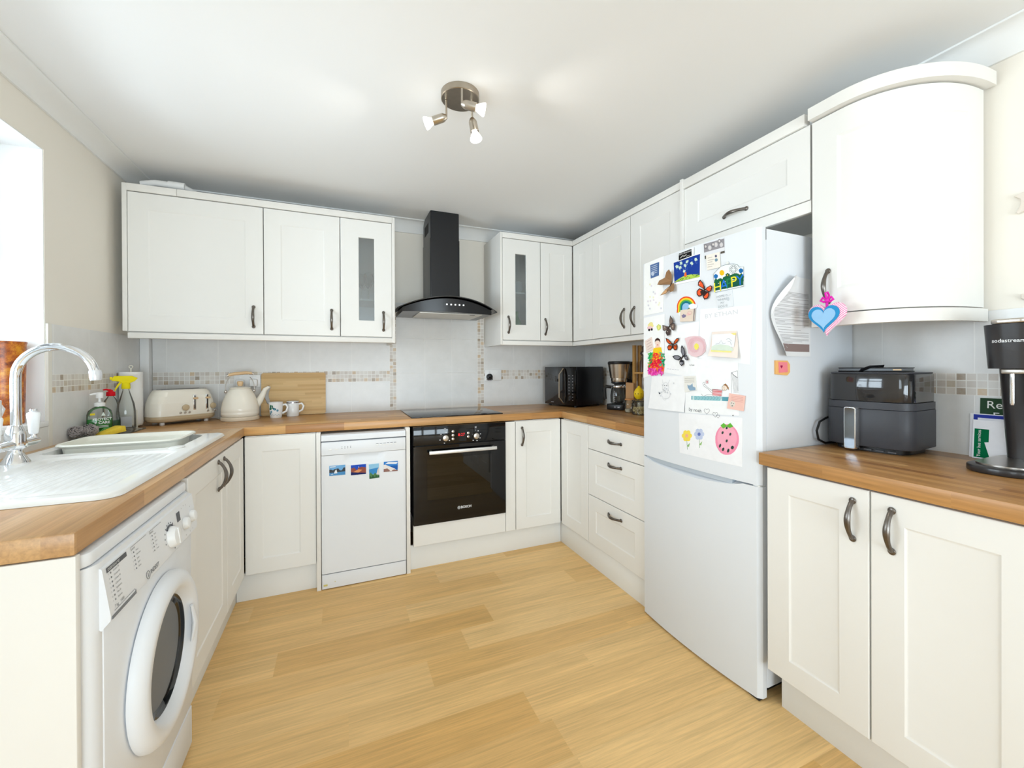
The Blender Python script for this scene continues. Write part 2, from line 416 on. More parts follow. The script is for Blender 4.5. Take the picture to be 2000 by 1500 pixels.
struct('wall_right', MB().box(WR, WR+.2, YR, 0, ZF, ZC), WALLP)
# unseen rear wall; its wide garden doors are added to light the room
dx0, dx1, dz = .30, 2.65, 2.12
mb = MB(); mb.box(WL-.3, dx0, YR-.2, YR, ZF, ZC); mb.box(dx1, WR+.3, YR-.2, YR, ZF, ZC); mb.box(dx0, dx1, YR-.2, YR, dz, ZC)
struct('wall_rear', mb, WALLP)
mb = MB()
for i in range(3):
    a = dx0+(dx1-dx0)*i/3; b = dx0+(dx1-dx0)*(i+1)/3
    mb.box(a, a+.06, YR-.12, YR-.05, ZF, dz); mb.box(b-.06, b, YR-.12, YR-.05, ZF, dz); mb.box(a+.06, b-.06, YR-.12, YR-.05, ZF, .1); mb.box(a+.06, b-.06, YR-.12, YR-.05, dz-.07, dz)
    mb.box(a+.06, b-.06, YR-.09, YR-.08, .1, dz-.07, m=1)
d1 = struct('added_door_1', mb, [WHITEPL, PANE])
# window: white plaster reveal, sill, two-light frame
mb = MB(); e = .004
mb.box(WL-t, WL-.002, wy1-e, wy1, wz0, wz1); mb.box(WL-t, WL-.002, wy0, wy0+e, wz0, wz1); mb.box(WL-t, WL-.002, wy0+e, wy1-e, wz1-e, wz1)
mb.box(WL-t, WL+.012, wy0+e, wy1-e, wz0-.02, wz0, bev=.003)
struct('trim_2', mb, WHITEP)
w1 = MB(); fx0, fx1 = WL-.26, WL-.20
A, B, Cz, D = wy0+e, wy1-e, wz0, wz1-e
fr_ = .055
w1.box(fx0, fx1, A, A+fr_, Cz, D); w1.box(fx0, fx1, B-fr_, B, Cz, D); w1.box(fx0, fx1, A+fr_, B-fr_, Cz, Cz+fr_); w1.box(fx0, fx1, A+fr_, B-fr_, D-fr_, D)
mid = (A+B)/2; w1.box(fx0, fx1, mid-.04, mid+.04, Cz+fr_, D-fr_)
zt = Cz+.62*(D-Cz); w1.box(fx0, fx1, A+fr_, mid-.04, zt-.03, zt+.03); w1.box(fx0, fx1, mid+.04, B-fr_, zt-.03, zt+.03)
win = struct('window_1', w1, WHITEPL)
pn = MB().box(fx0+.025, fx0+.03, A+fr_, B-fr_, Cz+fr_, D-fr_).build('pane', PANE, win)
w2 = MB()
for a, b, c, d in ((V0, V0+.055, VB, VT), (V1-.055, V1, VB, VT), (V0+.055, V1-.055, VB, VB+.055), (V0+.055, V1-.055, VT-.055, VT), ((V0+V1)/2-.03, (V0+V1)/2+.03, VB+.055, VT-.055)): w2.box(fx0, fx1, a+.001, b-.001, c+.001, d-.001)
w2 = struct('added_window_2', w2, WHITEPL); MB().box(fx0+.025, fx0+.03, V0+.055, V1-.055, VB+.055, VT-.055).build('pane', PANE, w2)  # second window, behind the camera, added only to let in more light
# coving
def cove(name, axis, a, b, prof, base, sgn):
    """solid coving: profile (out from wall, height) pushed along the wall"""
    out = [(base+sgn*q, z) for q, z in prof[1:]]+[(base+sgn*.0005, ZC-.0005)]
    mb = MB(); mb.prism(out, a, b, axis=axis); return struct(name, mb, COVEP)
def cprof(w, zb, out):
    h = ZC-zb
    pts = [(.0005, zb), (.010, zb)]
    for k in range(9):
        a = PI/2*k/8; pts.append((.010+(w-.018)*(1-cos(a)), zb+.004+(h-.012)*sin(a)))
    pts += [(w-.002, ZC-.008), (w, ZC-.007), (w, ZC-.0005)]
    return [out]+pts
cove('trim_3', 'y', YR, -.001, cprof(.097, 2.272, None), WL, 1)
cove('trim_4', 'y', YR, -.001, cprof(.075, 2.229, None), WR, -1)
cove('trim_5', 'x', WL+.10, WR-.08, cprof(.075, 2.235, None), 0, -1)
# white pipe boxing in the back-left corner
struct('trim_6', MB().box(WL+.0085, .218, -.055, -.0085, .9005, 1.405, bev=.003), WHITEPL)

# white plastic pipe end on top of the wall cabinets, in the corner
mb = MB(); mb.tube([(.275, -.300, 2.236), (.34, -.315, 2.246), (.46, -.318, 2.245), (.50, -.26, 2.238), (.50, -.10, 2.238)], .017, 14); mb.tube([(.40, -.317, 2.246), (.475, -.317, 2.245)], .021, 14)
struct('trim_7', mb, WHITEPL)
# tiled splashbacks
ZT = 1.405
tl = thing('tiled_splashback', 'tiled splashback with mosaic strip on the sink wall, left of the toaster', 'splashback', (WL, -.45, .9))
MB().box(WL+.0005, WL+.008, -.866, -.001, .9, 1.117).box(WL+.0005, WL+.008, -.866, -.001, 1.195, ZT, 0).build('wall_tiles', tile_mat('stone_tile_left', 'y', -.589, .267), tl)
MB().box(WL+.0005, WL+.008, -.866, -.001, 1.117, 1.195).build('mosaic_band', mosaic_mat('mosaic_left', 'y', -.866, 1.117), tl)
MB().box(WL+.0005, WL+.009, wy1, -.866, .9, ZT).build('tile_edge_strip', mat('cream_tile_edge', (238, 234, 224), .3), tl)
tls = thing('tiled_splashback', 'tiles below the window sill behind the kitchen tap', 'splashback', (WL, -1.5, .9))
MB().box(WL+.0005, WL+.008, -2.12, wy1-.0005, .9, wz0-.021).build('wall_tiles', tile_mat('stone_tile_sill', 'y', -.855, .267), tls)
tb = thing('tiled_splashback', 'tiled splashback on the back wall behind kettle, hob and microwave', 'splashback', (1.7, 0, .9))
t0, t1 = -.008, -.0005
MB().box(.2185, 1.619, t0, t1, .9, 1.117).box(.2185, 1.619, t0, t1, 1.195, ZT).build('wall_tiles', tile_mat('stone_tile_back_left', 'x', 1.353, .266), tb)
MB().box(2.356, WR-.001, t0, t1, .9, 1.117).box(2.356, WR-.001, t0, t1, 1.195, ZT).build('wall_tiles', tile_mat('stone_tile_back_right', 'x', 2.616, .266), tb)
MB().box(1.667, 2.302, t0, t1, .9, 1.705).build('hob_tiles', tile_mat('stone_tile_hob', 'x', 1.667, .2117, 1.175), tb)
MM = mosaic_mat('mosaic_back', 'x', .2185, 1.117, seed=3.)
MB().box(.2185, 1.619, t0, t1, 1.117, 1.195).build('mosaic_band', MM, tb)
MB().box(2.356, WR-.009, t0, t1, 1.117, 1.195).build('mosaic_band', MM, tb)
mp_ = mosaic_mat('mosaic_column', 'x', 1.619, .9, pitch=.024, zp=.0258, seed=11.)
MB().box(1.619, 1.667, t0, t1, .9, 1.705).build('mosaic_column', mp_, tb)
MB().box(2.302, 2.356, t0, t1, .9, 1.705).build('mosaic_column', mosaic_mat('mosaic_column_right', 'x', 2.302, .9, pitch=.027, zp=.0262, seed=29.), tb)
tr_ = thing('tiled_splashback', 'tiled splashback on the right wall behind fryer and soda maker', 'splashback', (WR, -2, .9))
x0, x1 = WR-.008, WR-.0005
MB().box(x0, x1, -3.4, -.0085, .9, 1.111).box(x0, x1, -3.4, -.0085, 1.188, ZT-.004).build('wall_tiles', tile_mat('stone_tile_right', 'y', -2.479, .264), tr_)
MB().box(x0, x1, -3.4, -.0085, 1.111, 1.188).build('mosaic_band', mosaic_mat('mosaic_right', 'y', -2.38, 1.111, pitch=.0262, zp=.0257, seed=5.), tr_)

# ------------------------------------------------------------------ joinery helpers
def shaker(mb, x0, x1, z0, z1, t=.02, rail=.075, rec=.004, hole=None, slab=False, m=0, y=0.):
    def L(a, yy, b=None):
        b = a if b is None else b
        return [(x0+a, yy, z0+b), (x1-a, yy, z0+b), (x1-a, yy, z1-b), (x0+a, yy, z1-b)]
    loops = [L(0, y), L(0, y-t+.003), L(.0009, y-t+.0009), L(.003, y-t)]
    if not slab:
        loops += [L(rail, y-t), L(rail+.0035, y-t+.0022), L(rail+.007, y-t+rec*.85), L(rail+.010, y-t+rec)]
    if hole:
        a, b, c, d = hole
        H = lambda yy, g=0: [(a-g, yy, c-g), (b+g, yy, c-g), (b+g, yy, d+g), (a-g, yy, d+g)]
        loops = loops[:4]+[H(y-t, .002), H(y-t+.002), H(y)]
    vs = [v for l in loops for v in l]; fs = []
    for i in range(len(loops)-1):
        for k in range(4):
            l = (k+1) % 4; fs.append((4*i+k, 4*i+l, 4*i+4+l, 4*i+4+k))
    n = len(loops)
    if hole:
        for k in range(4):
            l = (k+1) % 4; fs.append((4*n-4+k, 4*n-4+l, l, k))
    else:
        fs.append((4*n-4, 4*n-3, 4*n-2, 4*n-1)); fs.append((3, 2, 1, 0))
    mb.add(vs, fs, m)
def handle(mb, x, z, y, vert=True, L=.112):
    """pewter bow handle with leaf-shaped feet; stands off the door face y"""
    h = L/2; n = 17; pts = []; rr = []
    for i in range(n):
        s = i/(n-1); a = -h+L*s
        pts.append((a, -.004-.026*sin(PI*s)**.75, 0)); rr.append(.0040+.0034*sin(PI*s)**2+.0018*abs(cos(PI*s))**6)
    X = Tr(x, y, z) @ (Ry(-90) if vert else Matrix())
    mb.tube(pts, rr, 10, T=X, flat=1.15)
    for sgn in (-1, 1):
        mb.ball((sgn*(h+.001), -.003, 0), .0105, .0042, .0098, 14, 8, T=X)
        mb.ball((sgn*(h-.004), -.006, 0), .006, .004, .005, 10, 6, T=X)
def door(T, parent, x0, x1, z0, z1, hx=None, hz=None, vert=True, name='door', rail=.075, hole=None, slab=False, t=.02):
    mb = MB(T); shaker(mb, x0, x1, z0, z1, t=t, rail=rail, hole=hole, slab=slab); d = mb.build(name, CREAM, parent, smooth=20)
    if hx is not None:
        hb = MB(T); handle(hb, hx, hz, -t, vert); hd = hb.build('handle', PEWTER, d); hd['label'] = 'pewter bow handle'
    return d
def carcass(T, parent, x0, x1, d, z0, z1, open_top=False):
    mb = MB(T); w = .016; y0 = .002
    mb.box(x0, x0+w, y0, d, z0, z1); mb.box(x1-w, x1, y0, d, z0, z1); mb.box(x0+w, x1-w, y0, d, z0, z0+w); mb.box(x0+w, x1-w, d-.008, d, z0+w, z1)
    if not open_top: mb.box(x0+w, x1-w, y0, d-.008, z1-w, z1)
    return mb.build('carcass', CREAMC, parent)

# ------------------------------------------------------------------ base units, back run
YD = -.6048; ZB, ZD = .1165, .849
def base(name, label, T, w, d, cat='cabinet', group=None, open_top=False):
    o = thing(name, label, cat, T @ Vector((w/2, 0, ZB)), group); carcass(T, o, .001, w-.001, d, ZB+.002, ZD+.003, open_top)
    for a in (.05, w-.05):
        for b in (.09, d-.06): MB(T).lathe([(.022, ZF+.0005), (.022, ZF+.008), (.016, ZF+.012), (.016, ZB+.002)], 14, T=Tr(a, b, 0)).build('leg', BLACKPL, o)
    return o
T = FB(.8084, YD)
u = base('base_cabinet', 'handleless cream base cabinet between the sink run and the dishwasher', T, .343, .57)
door(T, u, .001, .342, ZB, ZD, rail=.078)
T = FB(2.3704, YD)
u = base('base_cabinet', 'narrow cream base cabinet to the right of the oven', T, .346, .57)
door(T, u, .002, .345, ZB, ZD, .047, .747, rail=.075)
# oven housing
T = FB(1.6875, YD)
u = thing('oven_housing', 'cream panel below the oven with the tall filler strip on its right', 'panel', (1.99, YD, 0))
for a in (.05, .56): MB().lathe([(.022, ZF+.0005), (.022, ZF+.008), (.016, ZF+.012), (.016, ZB-.0005)], 14, T=T @ Tr(a, .07, 0)).build('leg', BLACKPL, u)
lp = MB(T); shaker(lp, .001, .6075, ZB, .2455, slab=True); lp.build('lower_panel', CREAM, u, smooth=20)
fp = MB(T); shaker(fp, .610, .681, ZB, ZD, slab=True); fp.build('filler_panel', CREAM, u, smooth=20)
# panels either side of the dishwasher
tag(MB().box(1.1535, 1.1755, -.640, -.01, ZF, .853, bev=.001).build('end_panel', CREAMC), 'narrow upright cream panel left of the dishwasher', 'panel')
tag(MB().box(1.6460, 1.6680, -.638, -.01, ZF, .853, bev=.001).build('end_panel', CREAMC), 'narrow upright cream panel between the dishwasher and the oven', 'panel')
tag(MB().box(.7625, 1.1525, -.594, -.578, ZF, ZB-.0005, bev=.001).build('plinth', PLINTH), 'cream plinth under the corner cabinet left of the dishwasher', 'plinth')
tag(MB().box(1.6690, 2.7325, -.594, -.578, ZF, ZB-.0005, bev=.001).build('plinth', PLINTH), 'cream plinth under the oven and the narrow cabinet', 'plinth')

# ------------------------------------------------------------------ base units, right run
XR = 2.738
T = FR(XR, -.626)
u = base('base_cabinet', 'slim handleless cream corner cabinet left of the drawers', T, .344, .57)
door(T, u, .003, .341, ZB, ZD, rail=.080)
T = FR(XR, -.9703)
u = base('drawer_unit', 'cream three-drawer unit between the corner and the fridge', T, .5285, .57, 'drawers')
for z0, z1, hz, sl in ((.7055, ZD, .785, True), (.4195, .7015, .651, False), (ZB, .4155, .361, False)):
    door(T, u, .002, .5275, z0, z1, .277, hz, False, 'drawer', rail=.082 if not sl else .075, slab=sl)
tag(MB().box(2.733, 2.749, -1.499, -.5945, ZF, ZB-.0005, bev=.001).build('plinth', PLINTH), 'cream plinth under the drawers beside the fridge', 'plinth')
X2 = 2.728
T = FR(X2, -2.157)
u = base('base_cabinet', 'cream two-door base cabinet right of the fridge', T, .66, .58)
door(T, u, .002, .3145, ZB, ZD, .274, .752, rail=.078)
door(T, u, .3185, .655, ZB, ZD, .370, .752, rail=.078)
T2 = FR(X2, -2.8185)
u = base('base_cabinet', 'cream base cabinet at the near end of the right worktop', T2, .5, .58)
door(T2, u, .002, .498, ZB, ZD, .45, .752, rail=.078)
tag(MB().box(2.769, 2.785, -3.34, -2.170, ZF, ZB-.0005, bev=.001).build('plinth', PLINTH), 'cream plinth under the cabinets right of the fridge', 'plinth')

# ------------------------------------------------------------------ base units, sink run
T = FL(.7864, -1.497)
u = base('sink_cabinet', 'cream two-door sink cabinet between the washing machine and the corner', T, .868, .60, open_top=True)
door(T, u, .008, .517, ZB, ZD, .375, .768, rail=.078)
door(T, u, .521, .862, ZB, ZD, .466, .765, rail=.078)
tag(MB().box(.745, .761, -1.497, -.5945, ZF, ZB-.0005, bev=.001).build('plinth', PLINTH), 'cream plinth under the sink cabinet', 'plinth')
tag(MB().box(WL+.001, .8055, -2.1228, -2.1065, ZF, .853, bev=.002).build('end_panel', CREAMC), 'large cream end panel in front of the washing machine', 'panel')

# ------------------------------------------------------------------ worktops
ZW, TK = .90, .0445
sk = (.262, .748, -1.855, -.862)
mb = MB()
out = [(WL+.0085, -2.1235), (.8045, -2.1235), (.8045, -.605), (.8045, -.0095), (WL+.0085, -.0095)]
x0, x1, y0, y1 = sk; X0, X1, Y0, Y1 = WL+.0003, .8045, -2.1235, -.605
vs = []
for z in (ZW-TK, ZW):
    vs += [(X0, Y0, z), (X1, Y0, z), (X1, Y1, z), (X0, Y1, z), (x0, y0, z), (x1, y0, z), (x1, y1, z), (x0, y1, z)]
fs = []
for k in range(4):
    l = (k+1) % 4
    fs += [(8+k, 8+l, 12+l, 12+k), (l, k, 4+k, 4+l), (k, l, 8+l, 8+k), (4+l, 4+k, 12+k, 12+l)]
bm = bmesh.new(); bv = [bm.verts.new(v) for v in vs]
for f in fs: bm.faces.new([bv[i] for i in f])
bm.edges.ensure_lookup_table()
ed = [e for e in bm.edges if all(v.co.x > X1-1e-5 for v in e.verts) or all(v.co.y < Y0+1e-5 for v in e.verts)]
bmesh.ops.bevel(bm, geom=ed, offset=.003, segments=2, profile=.5, affect='EDGES')
bm.verts.index_update(); mb.add([v.co[:] for v in bm.verts], [[v.index for v in f.verts] for f in bm.faces]); bm.free()
tag(mb.build('worktop', WTYL), 'oak block worktop around the white sink', 'worktop')
tag(MB().box(WL+.0003, WR-.0003, -.6044, -.0003, ZW-TK, ZW, bev=.0015).build('worktop', WTX), 'oak block worktop along the back wall, carrying kettle and hob', 'worktop')
tag(MB().box(2.7345, WR-.0003, -1.4990, -.6050, ZW-TK, ZW, bev=.0015).build('worktop', WTY), 'oak block worktop above the drawers, under the coffee maker', 'worktop')
tag(MB().box(2.698, WR-.0003, -3.36, -2.1335, ZW-TK, ZW, bev=.003).build('worktop', WTY), 'oak block worktop right of the fridge, under the air fryer', 'worktop')

# ------------------------------------------------------------------ wall units
ZWB, ZWT, YW = 1.418, 2.1645, -.352
def wallunit(name, label, T, w, d=.335, z0=ZWB, z1=ZWT, group=None, x0=.001):
    o = thing(name, label, 'cabinet', T @ Vector((w/2, 0, z0)), group); carcass(T, o, x0, w-.001, d, z0, z1); return o
T = FB(.236, YW)
uL = u = wallunit('wall_cabinet', 'wide cream wall cabinet above the toaster, next to the window', T, .6275)
door(T, u, .002, .6265, ZWB, ZWT, .5775, 1.519, rail=.088)
T = FB(.8645, YW)
u = wallunit('wall_cabinet', 'cream wall cabinet above the chopping board, left of the glazed one', T, .4175)
door(T, u, .002, .4165, ZWB, ZWT, .3675, 1.5195, rail=.088)
T = FB(1.2831, YW)
uG = u = wallunit('wall_cabinet', 'cream wall cabinet with narrow glass pane, left of the hood', T, .3145)
d = door(T, u, .002, .3135, ZWB, ZWT, .2595, 1.5205, hole=(.110, .204, 1.522, 2.053))
MB(T).box(.106, .208, -.008, -.005, 1.519, 2.056).build('glass_pane', FROST, d)
MB(T).box(.017, .296, .01, .32, 1.655, 1.665).build('shelf', CREAMC, u)
GLS = (1.2831, YW)
MB().box(1.5979, 1.6165, -.372, -.0083, 1.3815, 2.207, bev=.001).build('end_panel', CREAMC, uG)
MB().box(.2150, .2357, -.372, -.0083, 1.4195, 2.207, bev=.001).build('end_panel', CREAMC, uL)
tag(MB().box(.236, 1.5978, -.3715, -.334, 1.3815, ZWB-.006, bev=.001).box(.236, 1.5978, -.349, -.334, ZWB-.0065, ZWB-.0002).build('pelmet', CREAMC), 'cream pelmet strip under the wall cabinets left of the hood', 'trim')
tag(MB().box(.236, .452, -.377, -.345, ZWT+.004, 2.2065, bev=.001).box(.454, 1.5975, -.377, -.345, ZWT+.004, 2.2065, bev=.001).build('cornice', CREAMC), 'cream cornice on top of the wall cabinets left of the hood', 'trim')
# right of the hood
T = FB(2.3795, YW)
uH = u = wallunit('wall_cabinet', 'cream wall cabinet with narrow glass pane, right of the hood', T, .3105)
d = door(T, u, .002, .3085, ZWB, ZWT, .0455, 1.5305, hole=(.103, .192, 1.532, 2.058))
MB(T).box(.099, .196, -.008, -.005, 1.529, 2.061).build('glass_pane', FROST, d)
MB(T).box(.017, .293, .01, .32, 1.770, 1.780).build('shelf', CREAMC, u)
T = FB(2.6905, YW)
u = wallunit('wall_cabinet', 'slim cream wall cabinet above the microwave, beside the glazed one', T, .279)
door(T, u, .002, .2785, ZWB, ZWT, .0385, 1.5245, rail=.072)
MB().box(2.3625, 2.3792, -.372, -.0083, 1.3815, 2.207, bev=.001).build('end_panel', CREAMC, uH)
XW = 2.992
T = FR(XW, -.375)
u = wallunit('wall_cabinet', 'cream corner wall cabinet above the coffee maker', T, .695, .32)
cb = MB(T); shaker(cb, .003, .270, ZWB, ZWT, rail=.09); cb.build('fixed_panel', CREAM, u, smooth=20)
door(T, u, .272, .6935, ZWB, ZWT, .6345, 1.5295, rail=.088)
T = FR(XW, -1.0715)
uF = u = wallunit('wall_cabinet', 'cream wall cabinet left of the fridge, half hidden by it', T, .430, .32)
door(T, u, .002, .428, ZWB, ZWT, .0375, 1.528, rail=.088)
tag(MB().box(2.3795, 2.9695, -.3715, -.334, 1.3815, ZWB-.006, bev=.001).box(2.3795, 2.9695, -.349, -.334, ZWB-.0065, ZWB-.0002).build('pelmet', CREAMC), 'cream pelmet strip under the wall cabinets above the microwave', 'trim')
tag(MB().box(2.9725, 3.010, -1.5, -.3335, 1.3815, ZWB-.006, bev=.001).box(2.995, 3.010, -1.5, -.3335, ZWB-.0065, ZWB-.0002).build('pelmet', CREAMC), 'cream pelmet strip above the coffee maker, running to the fridge', 'trim')
tag(MB().box(2.3795, 2.9685, -.377, -.345, ZWT+.004, 2.2065, bev=.001).build('cornice', CREAMC), 'cream cornice between the hood and the right-hand corner', 'trim')
tag(MB().box(2.9695, 3.0, -1.5015, -.3455, ZWT+.004, 2.2065, bev=.001).build('cornice', CREAMC), 'cream cornice from the corner to the cabinet over the fridge', 'trim')
MB().box(2.952, WR-.0083, -1.5210, -1.5020, 1.3815, 2.207, bev=.001).build('end_panel', CREAMC, uF)
XO = 2.983
T = FR(XO, -1.5215)
u = wallunit('overhead_cabinet', 'cream flap-front cabinet over the fridge', T, .636, .33, 1.835, 2.152)
door(T, u, .001, .632, 1.861, 2.150, .305, 1.922, False, 'flap_door', rail=.088)
MB(T).box(.001, .635, -.018, .0015, 1.812, 1.858, bev=.001).build('lower_rail', CREAMC, u)
tag(MB().box(2.956, 2.99, -2.138, -1.5205, 2.1535, 2.199, bev=.001).build('cornice', CREAMC), 'cream cornice over the fridge cabinet', 'trim')

# curved end cabinet
def curve_path(x0, off, n=22):
    """plan of the rounded front; off pushes it outwards"""
    pts = [(x0-off, -2.1625)]
    ys = -2.255; rx = 3.300-x0; ry = .252
    for k in range(6): pts.append((x0-off, -2.1625+(ys+2.1625)*(k+1)/6))
    for k in range(1, n+1):
        a = PI/2*k/n; pts.append((x0+rx-(rx+off)*cos(a)**.9, ys-(ry+off)*sin(a)**.95))
    return pts
cu = thing('curved_wall_cabinet', 'cream wall cabinet with a curved door, above the air fryer', 'cabinet', (3.15, -2.3, 1.4))
XC = 2.962
P0 = curve_path(XC, 0.); P1 = curve_path(XC+.02, 0.)
MB().prism([p for p in curve_path(XC+.022, -.002)]+[(WR-.009, -2.499), (WR-.009, -2.1625)], 1.412, 2.145, m=0).build('carcass', CREAMC, cu)
d0, d1_ = 1.412, 2.148
cum = [0]
for a, b in zip(P0, P0[1:]): cum.append(cum[-1]+math.dist(a, b))
Ltot = cum[-1]
def at_s(P, s):
    s = max(0, min(s, Ltot))
    for i in range(len(cum)-1):
        if s <= cum[i+1]+1e-9:
            f = (s-cum[i])/(cum[i+1]-cum[i]); a, b = Vector(P[i]), Vector(P[i+1]); tn = (b-a).normalized(); return a.lerp(b, f), Vector((-tn.y, tn.x))
ss = sorted(set([0, .003]+[Ltot*k/40 for k in range(41)]+[.085, .0885, .095, Ltot-.085, Ltot-.0885, Ltot-.095]))
zs = [d0, d0+.003, d0+.088, d0+.0915, d0+.098]+[d0+.1+(d1_-d0-.2)*k/6 for k in range(7)]+[d1_-.098, d1_-.0915, d1_-.088, d1_-.003, d1_]
rows = []
for z in zs:
    row = []
    for s in ss:
        p, nn = at_s(P0, s); dd = min(s-.085, Ltot-.085-s, z-d0-.088, d1_-.088-z)
        rec = 0 if dd <= 0 else .006*min(1, dd/.009)
        q = p+nn*rec*(1 if nn.x > 0 or nn.y > 0 else -1)
        row.append((q.x, q.y, z))
    rows.append(row)
mb = MB(); mb.grid(rows, flip=False)
bk = [[(p[0]+.018*0+.0, p[1], z) for p in curve_path(XC+.019, -.001)] for z in (d0, d1_)]
mb.grid(bk, flip=True)
for z in (d0, d1_):
    a = [(x, y, z) for x, y in P0]; b = [(x, y, z) for x, y in curve_path(XC+.019, -.001)]
    mb.grid([a, b], flip=(z == d1_)); 
d = mb.build('curved_door', CREAM, cu, smooth=25)
hb = MB(FR(XC, -2.1625)); handle(hb, .056, 1.512, 0, True); hd = hb.build('handle', PEWTER, d); hd['label'] = 'pewter bow handle'
def strip(off, z0, z1, y_end=None):
    a = curve_path(XC, off); b = curve_path(XC+.03, -.006)
    a = a+[(WR-.011, a[-1][1])]; b = b+[(WR-.011, b[-1][1])]
    m = MB()
    for z, f in ((z0, False), (z1, True)): m.grid([[(x, y, z) for x, y in a], [(x, y, z) for x, y in b]], flip=not f)
    m.grid([[(x, y, z0) for x, y in a], [(x, y, z1) for x, y in a]], flip=True); m.grid([[(x, y, z0) for x, y in b], [(x, y, z1) for x, y in b]])
    for q in (0, -1):
        m.grid([[(*a[q], z0), (*b[q], z0)], [(*a[q], z1), (*b[q], z1)]], flip=(q == 0))
    return m
tag(strip(.006, 1.364, 1.407).build('pelmet', CREAMC), 'curved cream pelmet under the rounded wall cabinet', 'trim')
tag(strip(.026, 2.1535, 2.1985).build('cornice', CREAMC), 'curved cream cornice on top of the rounded wall cabinet', 'trim')

# ------------------------------------------------------------------ dishwasher
T = FB(1.1790, -.6468, ZF) @ Matrix.Scale(1.0263, 4)
W = .450
dw = thing('dishwasher', 'slim white dishwasher with picture magnets on its door', 'dishwasher', (1.4065, -.71, 0))
MB(T).box(.002, W-.002, .042, .59, .012, .826).build('body', WHITEAP, dw)
MB(T).prism([(.0, .8165), (.006, .8145), (.55, .8145), (.55, .838), (.03, .850), (.006, .846), (0, .838)][::-1], 0, W, axis='x').build('top_lid', WHITEAP, dw)
mb = MB(T); mb.box(0, W, -.002, .04, .737, .809, bev=.004)
for i in range(2): mb.box(.036+.031*i, .054+.031*i, -.0032, -.001, .764, .7725, m=1, bev=.0015)
for i in range(4):
    for j in range(2): mb.box(.103+.015*i, .1065+.015*i, -.0026, -.001, .770+.008*j, .7735+.008*j, m=2)
for i in range(6): mb.box(.285+.0195*i, .299+.0195*i, -.0026, -.001, .783, .7855, m=2)
for i in range(6): mb.box(.285+.0195*i, .299+.0195*i, -.0034, -.001, .774, .7805, m=1, bev=.001)
mb.build('control_panel', [WHITEAP, WHITEPL, mat('grey_print', (120, 122, 126), .6)], dw)
# door with a scooped grip
nx, nz_ = 48, 50
rows = []
for j in range(nz_+1):
    z = .089+(.736-.089)*j/nz_; row = []
    for i in range(nx+1):
        x = W*i/nx; dd = 0
        tx = max(0, 1-abs(x-.222)/.112); tz = max(0, (z-.690)/.046)
        if tx > 0 and tz > 0: dd = .020*min(1, tx*3.2)*min(1, tz*1.15)**.7
        ex = min(x, W-x); e2 = .004*(1-min(1, ex/.008))**2
        row.append((x, dd+e2, z))
    rows.append(row)
mb = MB(T); mb.grid(rows); mb.box(0, W, .0205, .04, .089, .736); 
for sx in (0, W): mb.grid([[(sx, .004, .089), (sx, .0205, .089)], [(sx, .004, .736), (sx, .0205, .736)]], flip=(sx == W))
mb.build('door', WHITEAP, dw, smooth=40)
mb = MB(T); mb.box(.0, W, .004, .03, .004, .0835, bev=.003)
mb.box(.008, .028, .0025, .005, .020, .030, m=1, bev=.001).box(.064, .068, .0025, .005, .036, .040, m=1)
mb.build('kick_plate', [WHITEAP, mat('yellowed_scuff', (214, 200, 120), .7)], dw)

def picture(T, x0, x1, z0, z1, kind, m0):
    """little printed picture as flat coloured shapes on a card: returns mesh builder and colours"""
    mb = MB(T); t = .0016
    mb.box(x0, x1, -t, 0, z0, z1, m=0)
    w, h = x1-x0, z1-z0
    def poly(pts, m, lift=.0002): mb.prism([(x0+a*w, z0+b*h) for a, b in pts], -t-lift, -t, m=m, axis='y')
    return mb, poly
def magnet(label, x0, x1, z0, z1, cols, polys, rot=0, text=None, name='picture_magnet', group=None, T0=None):
    cx, cz = (x0+x1)/2, (z0+z1)/2
    TT = (T0 if T0 is not None else T) @ Tr(cx, 0, cz) @ Ry(rot)
    mb, poly = picture(TT, x0-cx, x1-cx, z0-cz, z1-cz, 0, 0)
    for k, (pts, m) in enumerate(polys): poly(pts, m, .0002+.00012*k)
    if text:
        for body, size, tx, tz, m in text: mb.text(body, size, x0-cx+tx*(x1-x0), z0-cz+tz*(z1-z0), -.0016-.0002-.00012*len(polys), m=m, ext=.0002)
    o = mb.build(name, [pc(c, .35) for c in cols], None, smooth=0); return tag(o, label, 'magnet', group)
TD = T @ Tr(0, -.0006, 0)
rnd = random.Random(3)
def jag(n, lo, hi, base=0., seed=1):
    r = random.Random(seed); return [(0, base)]+[(1, base)]+[(1-i/n, lo+(hi-lo)*r.random()) for i in range(n+1)]
gM = 'holiday magnets on the dishwasher'
magnet('harbour magnet, leftmost of the four on the dishwasher', .040, .1215, .6245, .6790, [(120, 178, 226), (70, 74, 80), (84, 148, 200), (238, 240, 244)],
    [(jag(9, .45, .75, .3, 2), 1), ([(0, 0), (1, 0), (1, .34), (0, .28)], 2), ([(.28, .2), (.5, .22), (.44, .62), (.36, .5)], 3), ([(.05, .12), (.25, .14), (.2, .2)], 3), ([(.04, .85), (.40, .85), (.40, .93), (.04, .93)], 3)], 0, group=gM, T0=TD)
magnet('night city magnet in deep blue and orange on the dishwasher', .1505, .230, .617, .6725, [(40, 82, 190), (150, 84, 70), (224, 150, 100), (34, 44, 100), (220, 224, 240)],
    [(jag(10, .42, .80, .1, 5), 1), ([(.15, .3), (.5, .2), (.75, .45), (.5, .55)], 2), ([(0, 0), (1, 0), (1, .12), (0, .3)], 3), ([(.5, .7), (.53, .7), (.53, .85), (.5, .85)], 4)], group=gM, T0=TD)
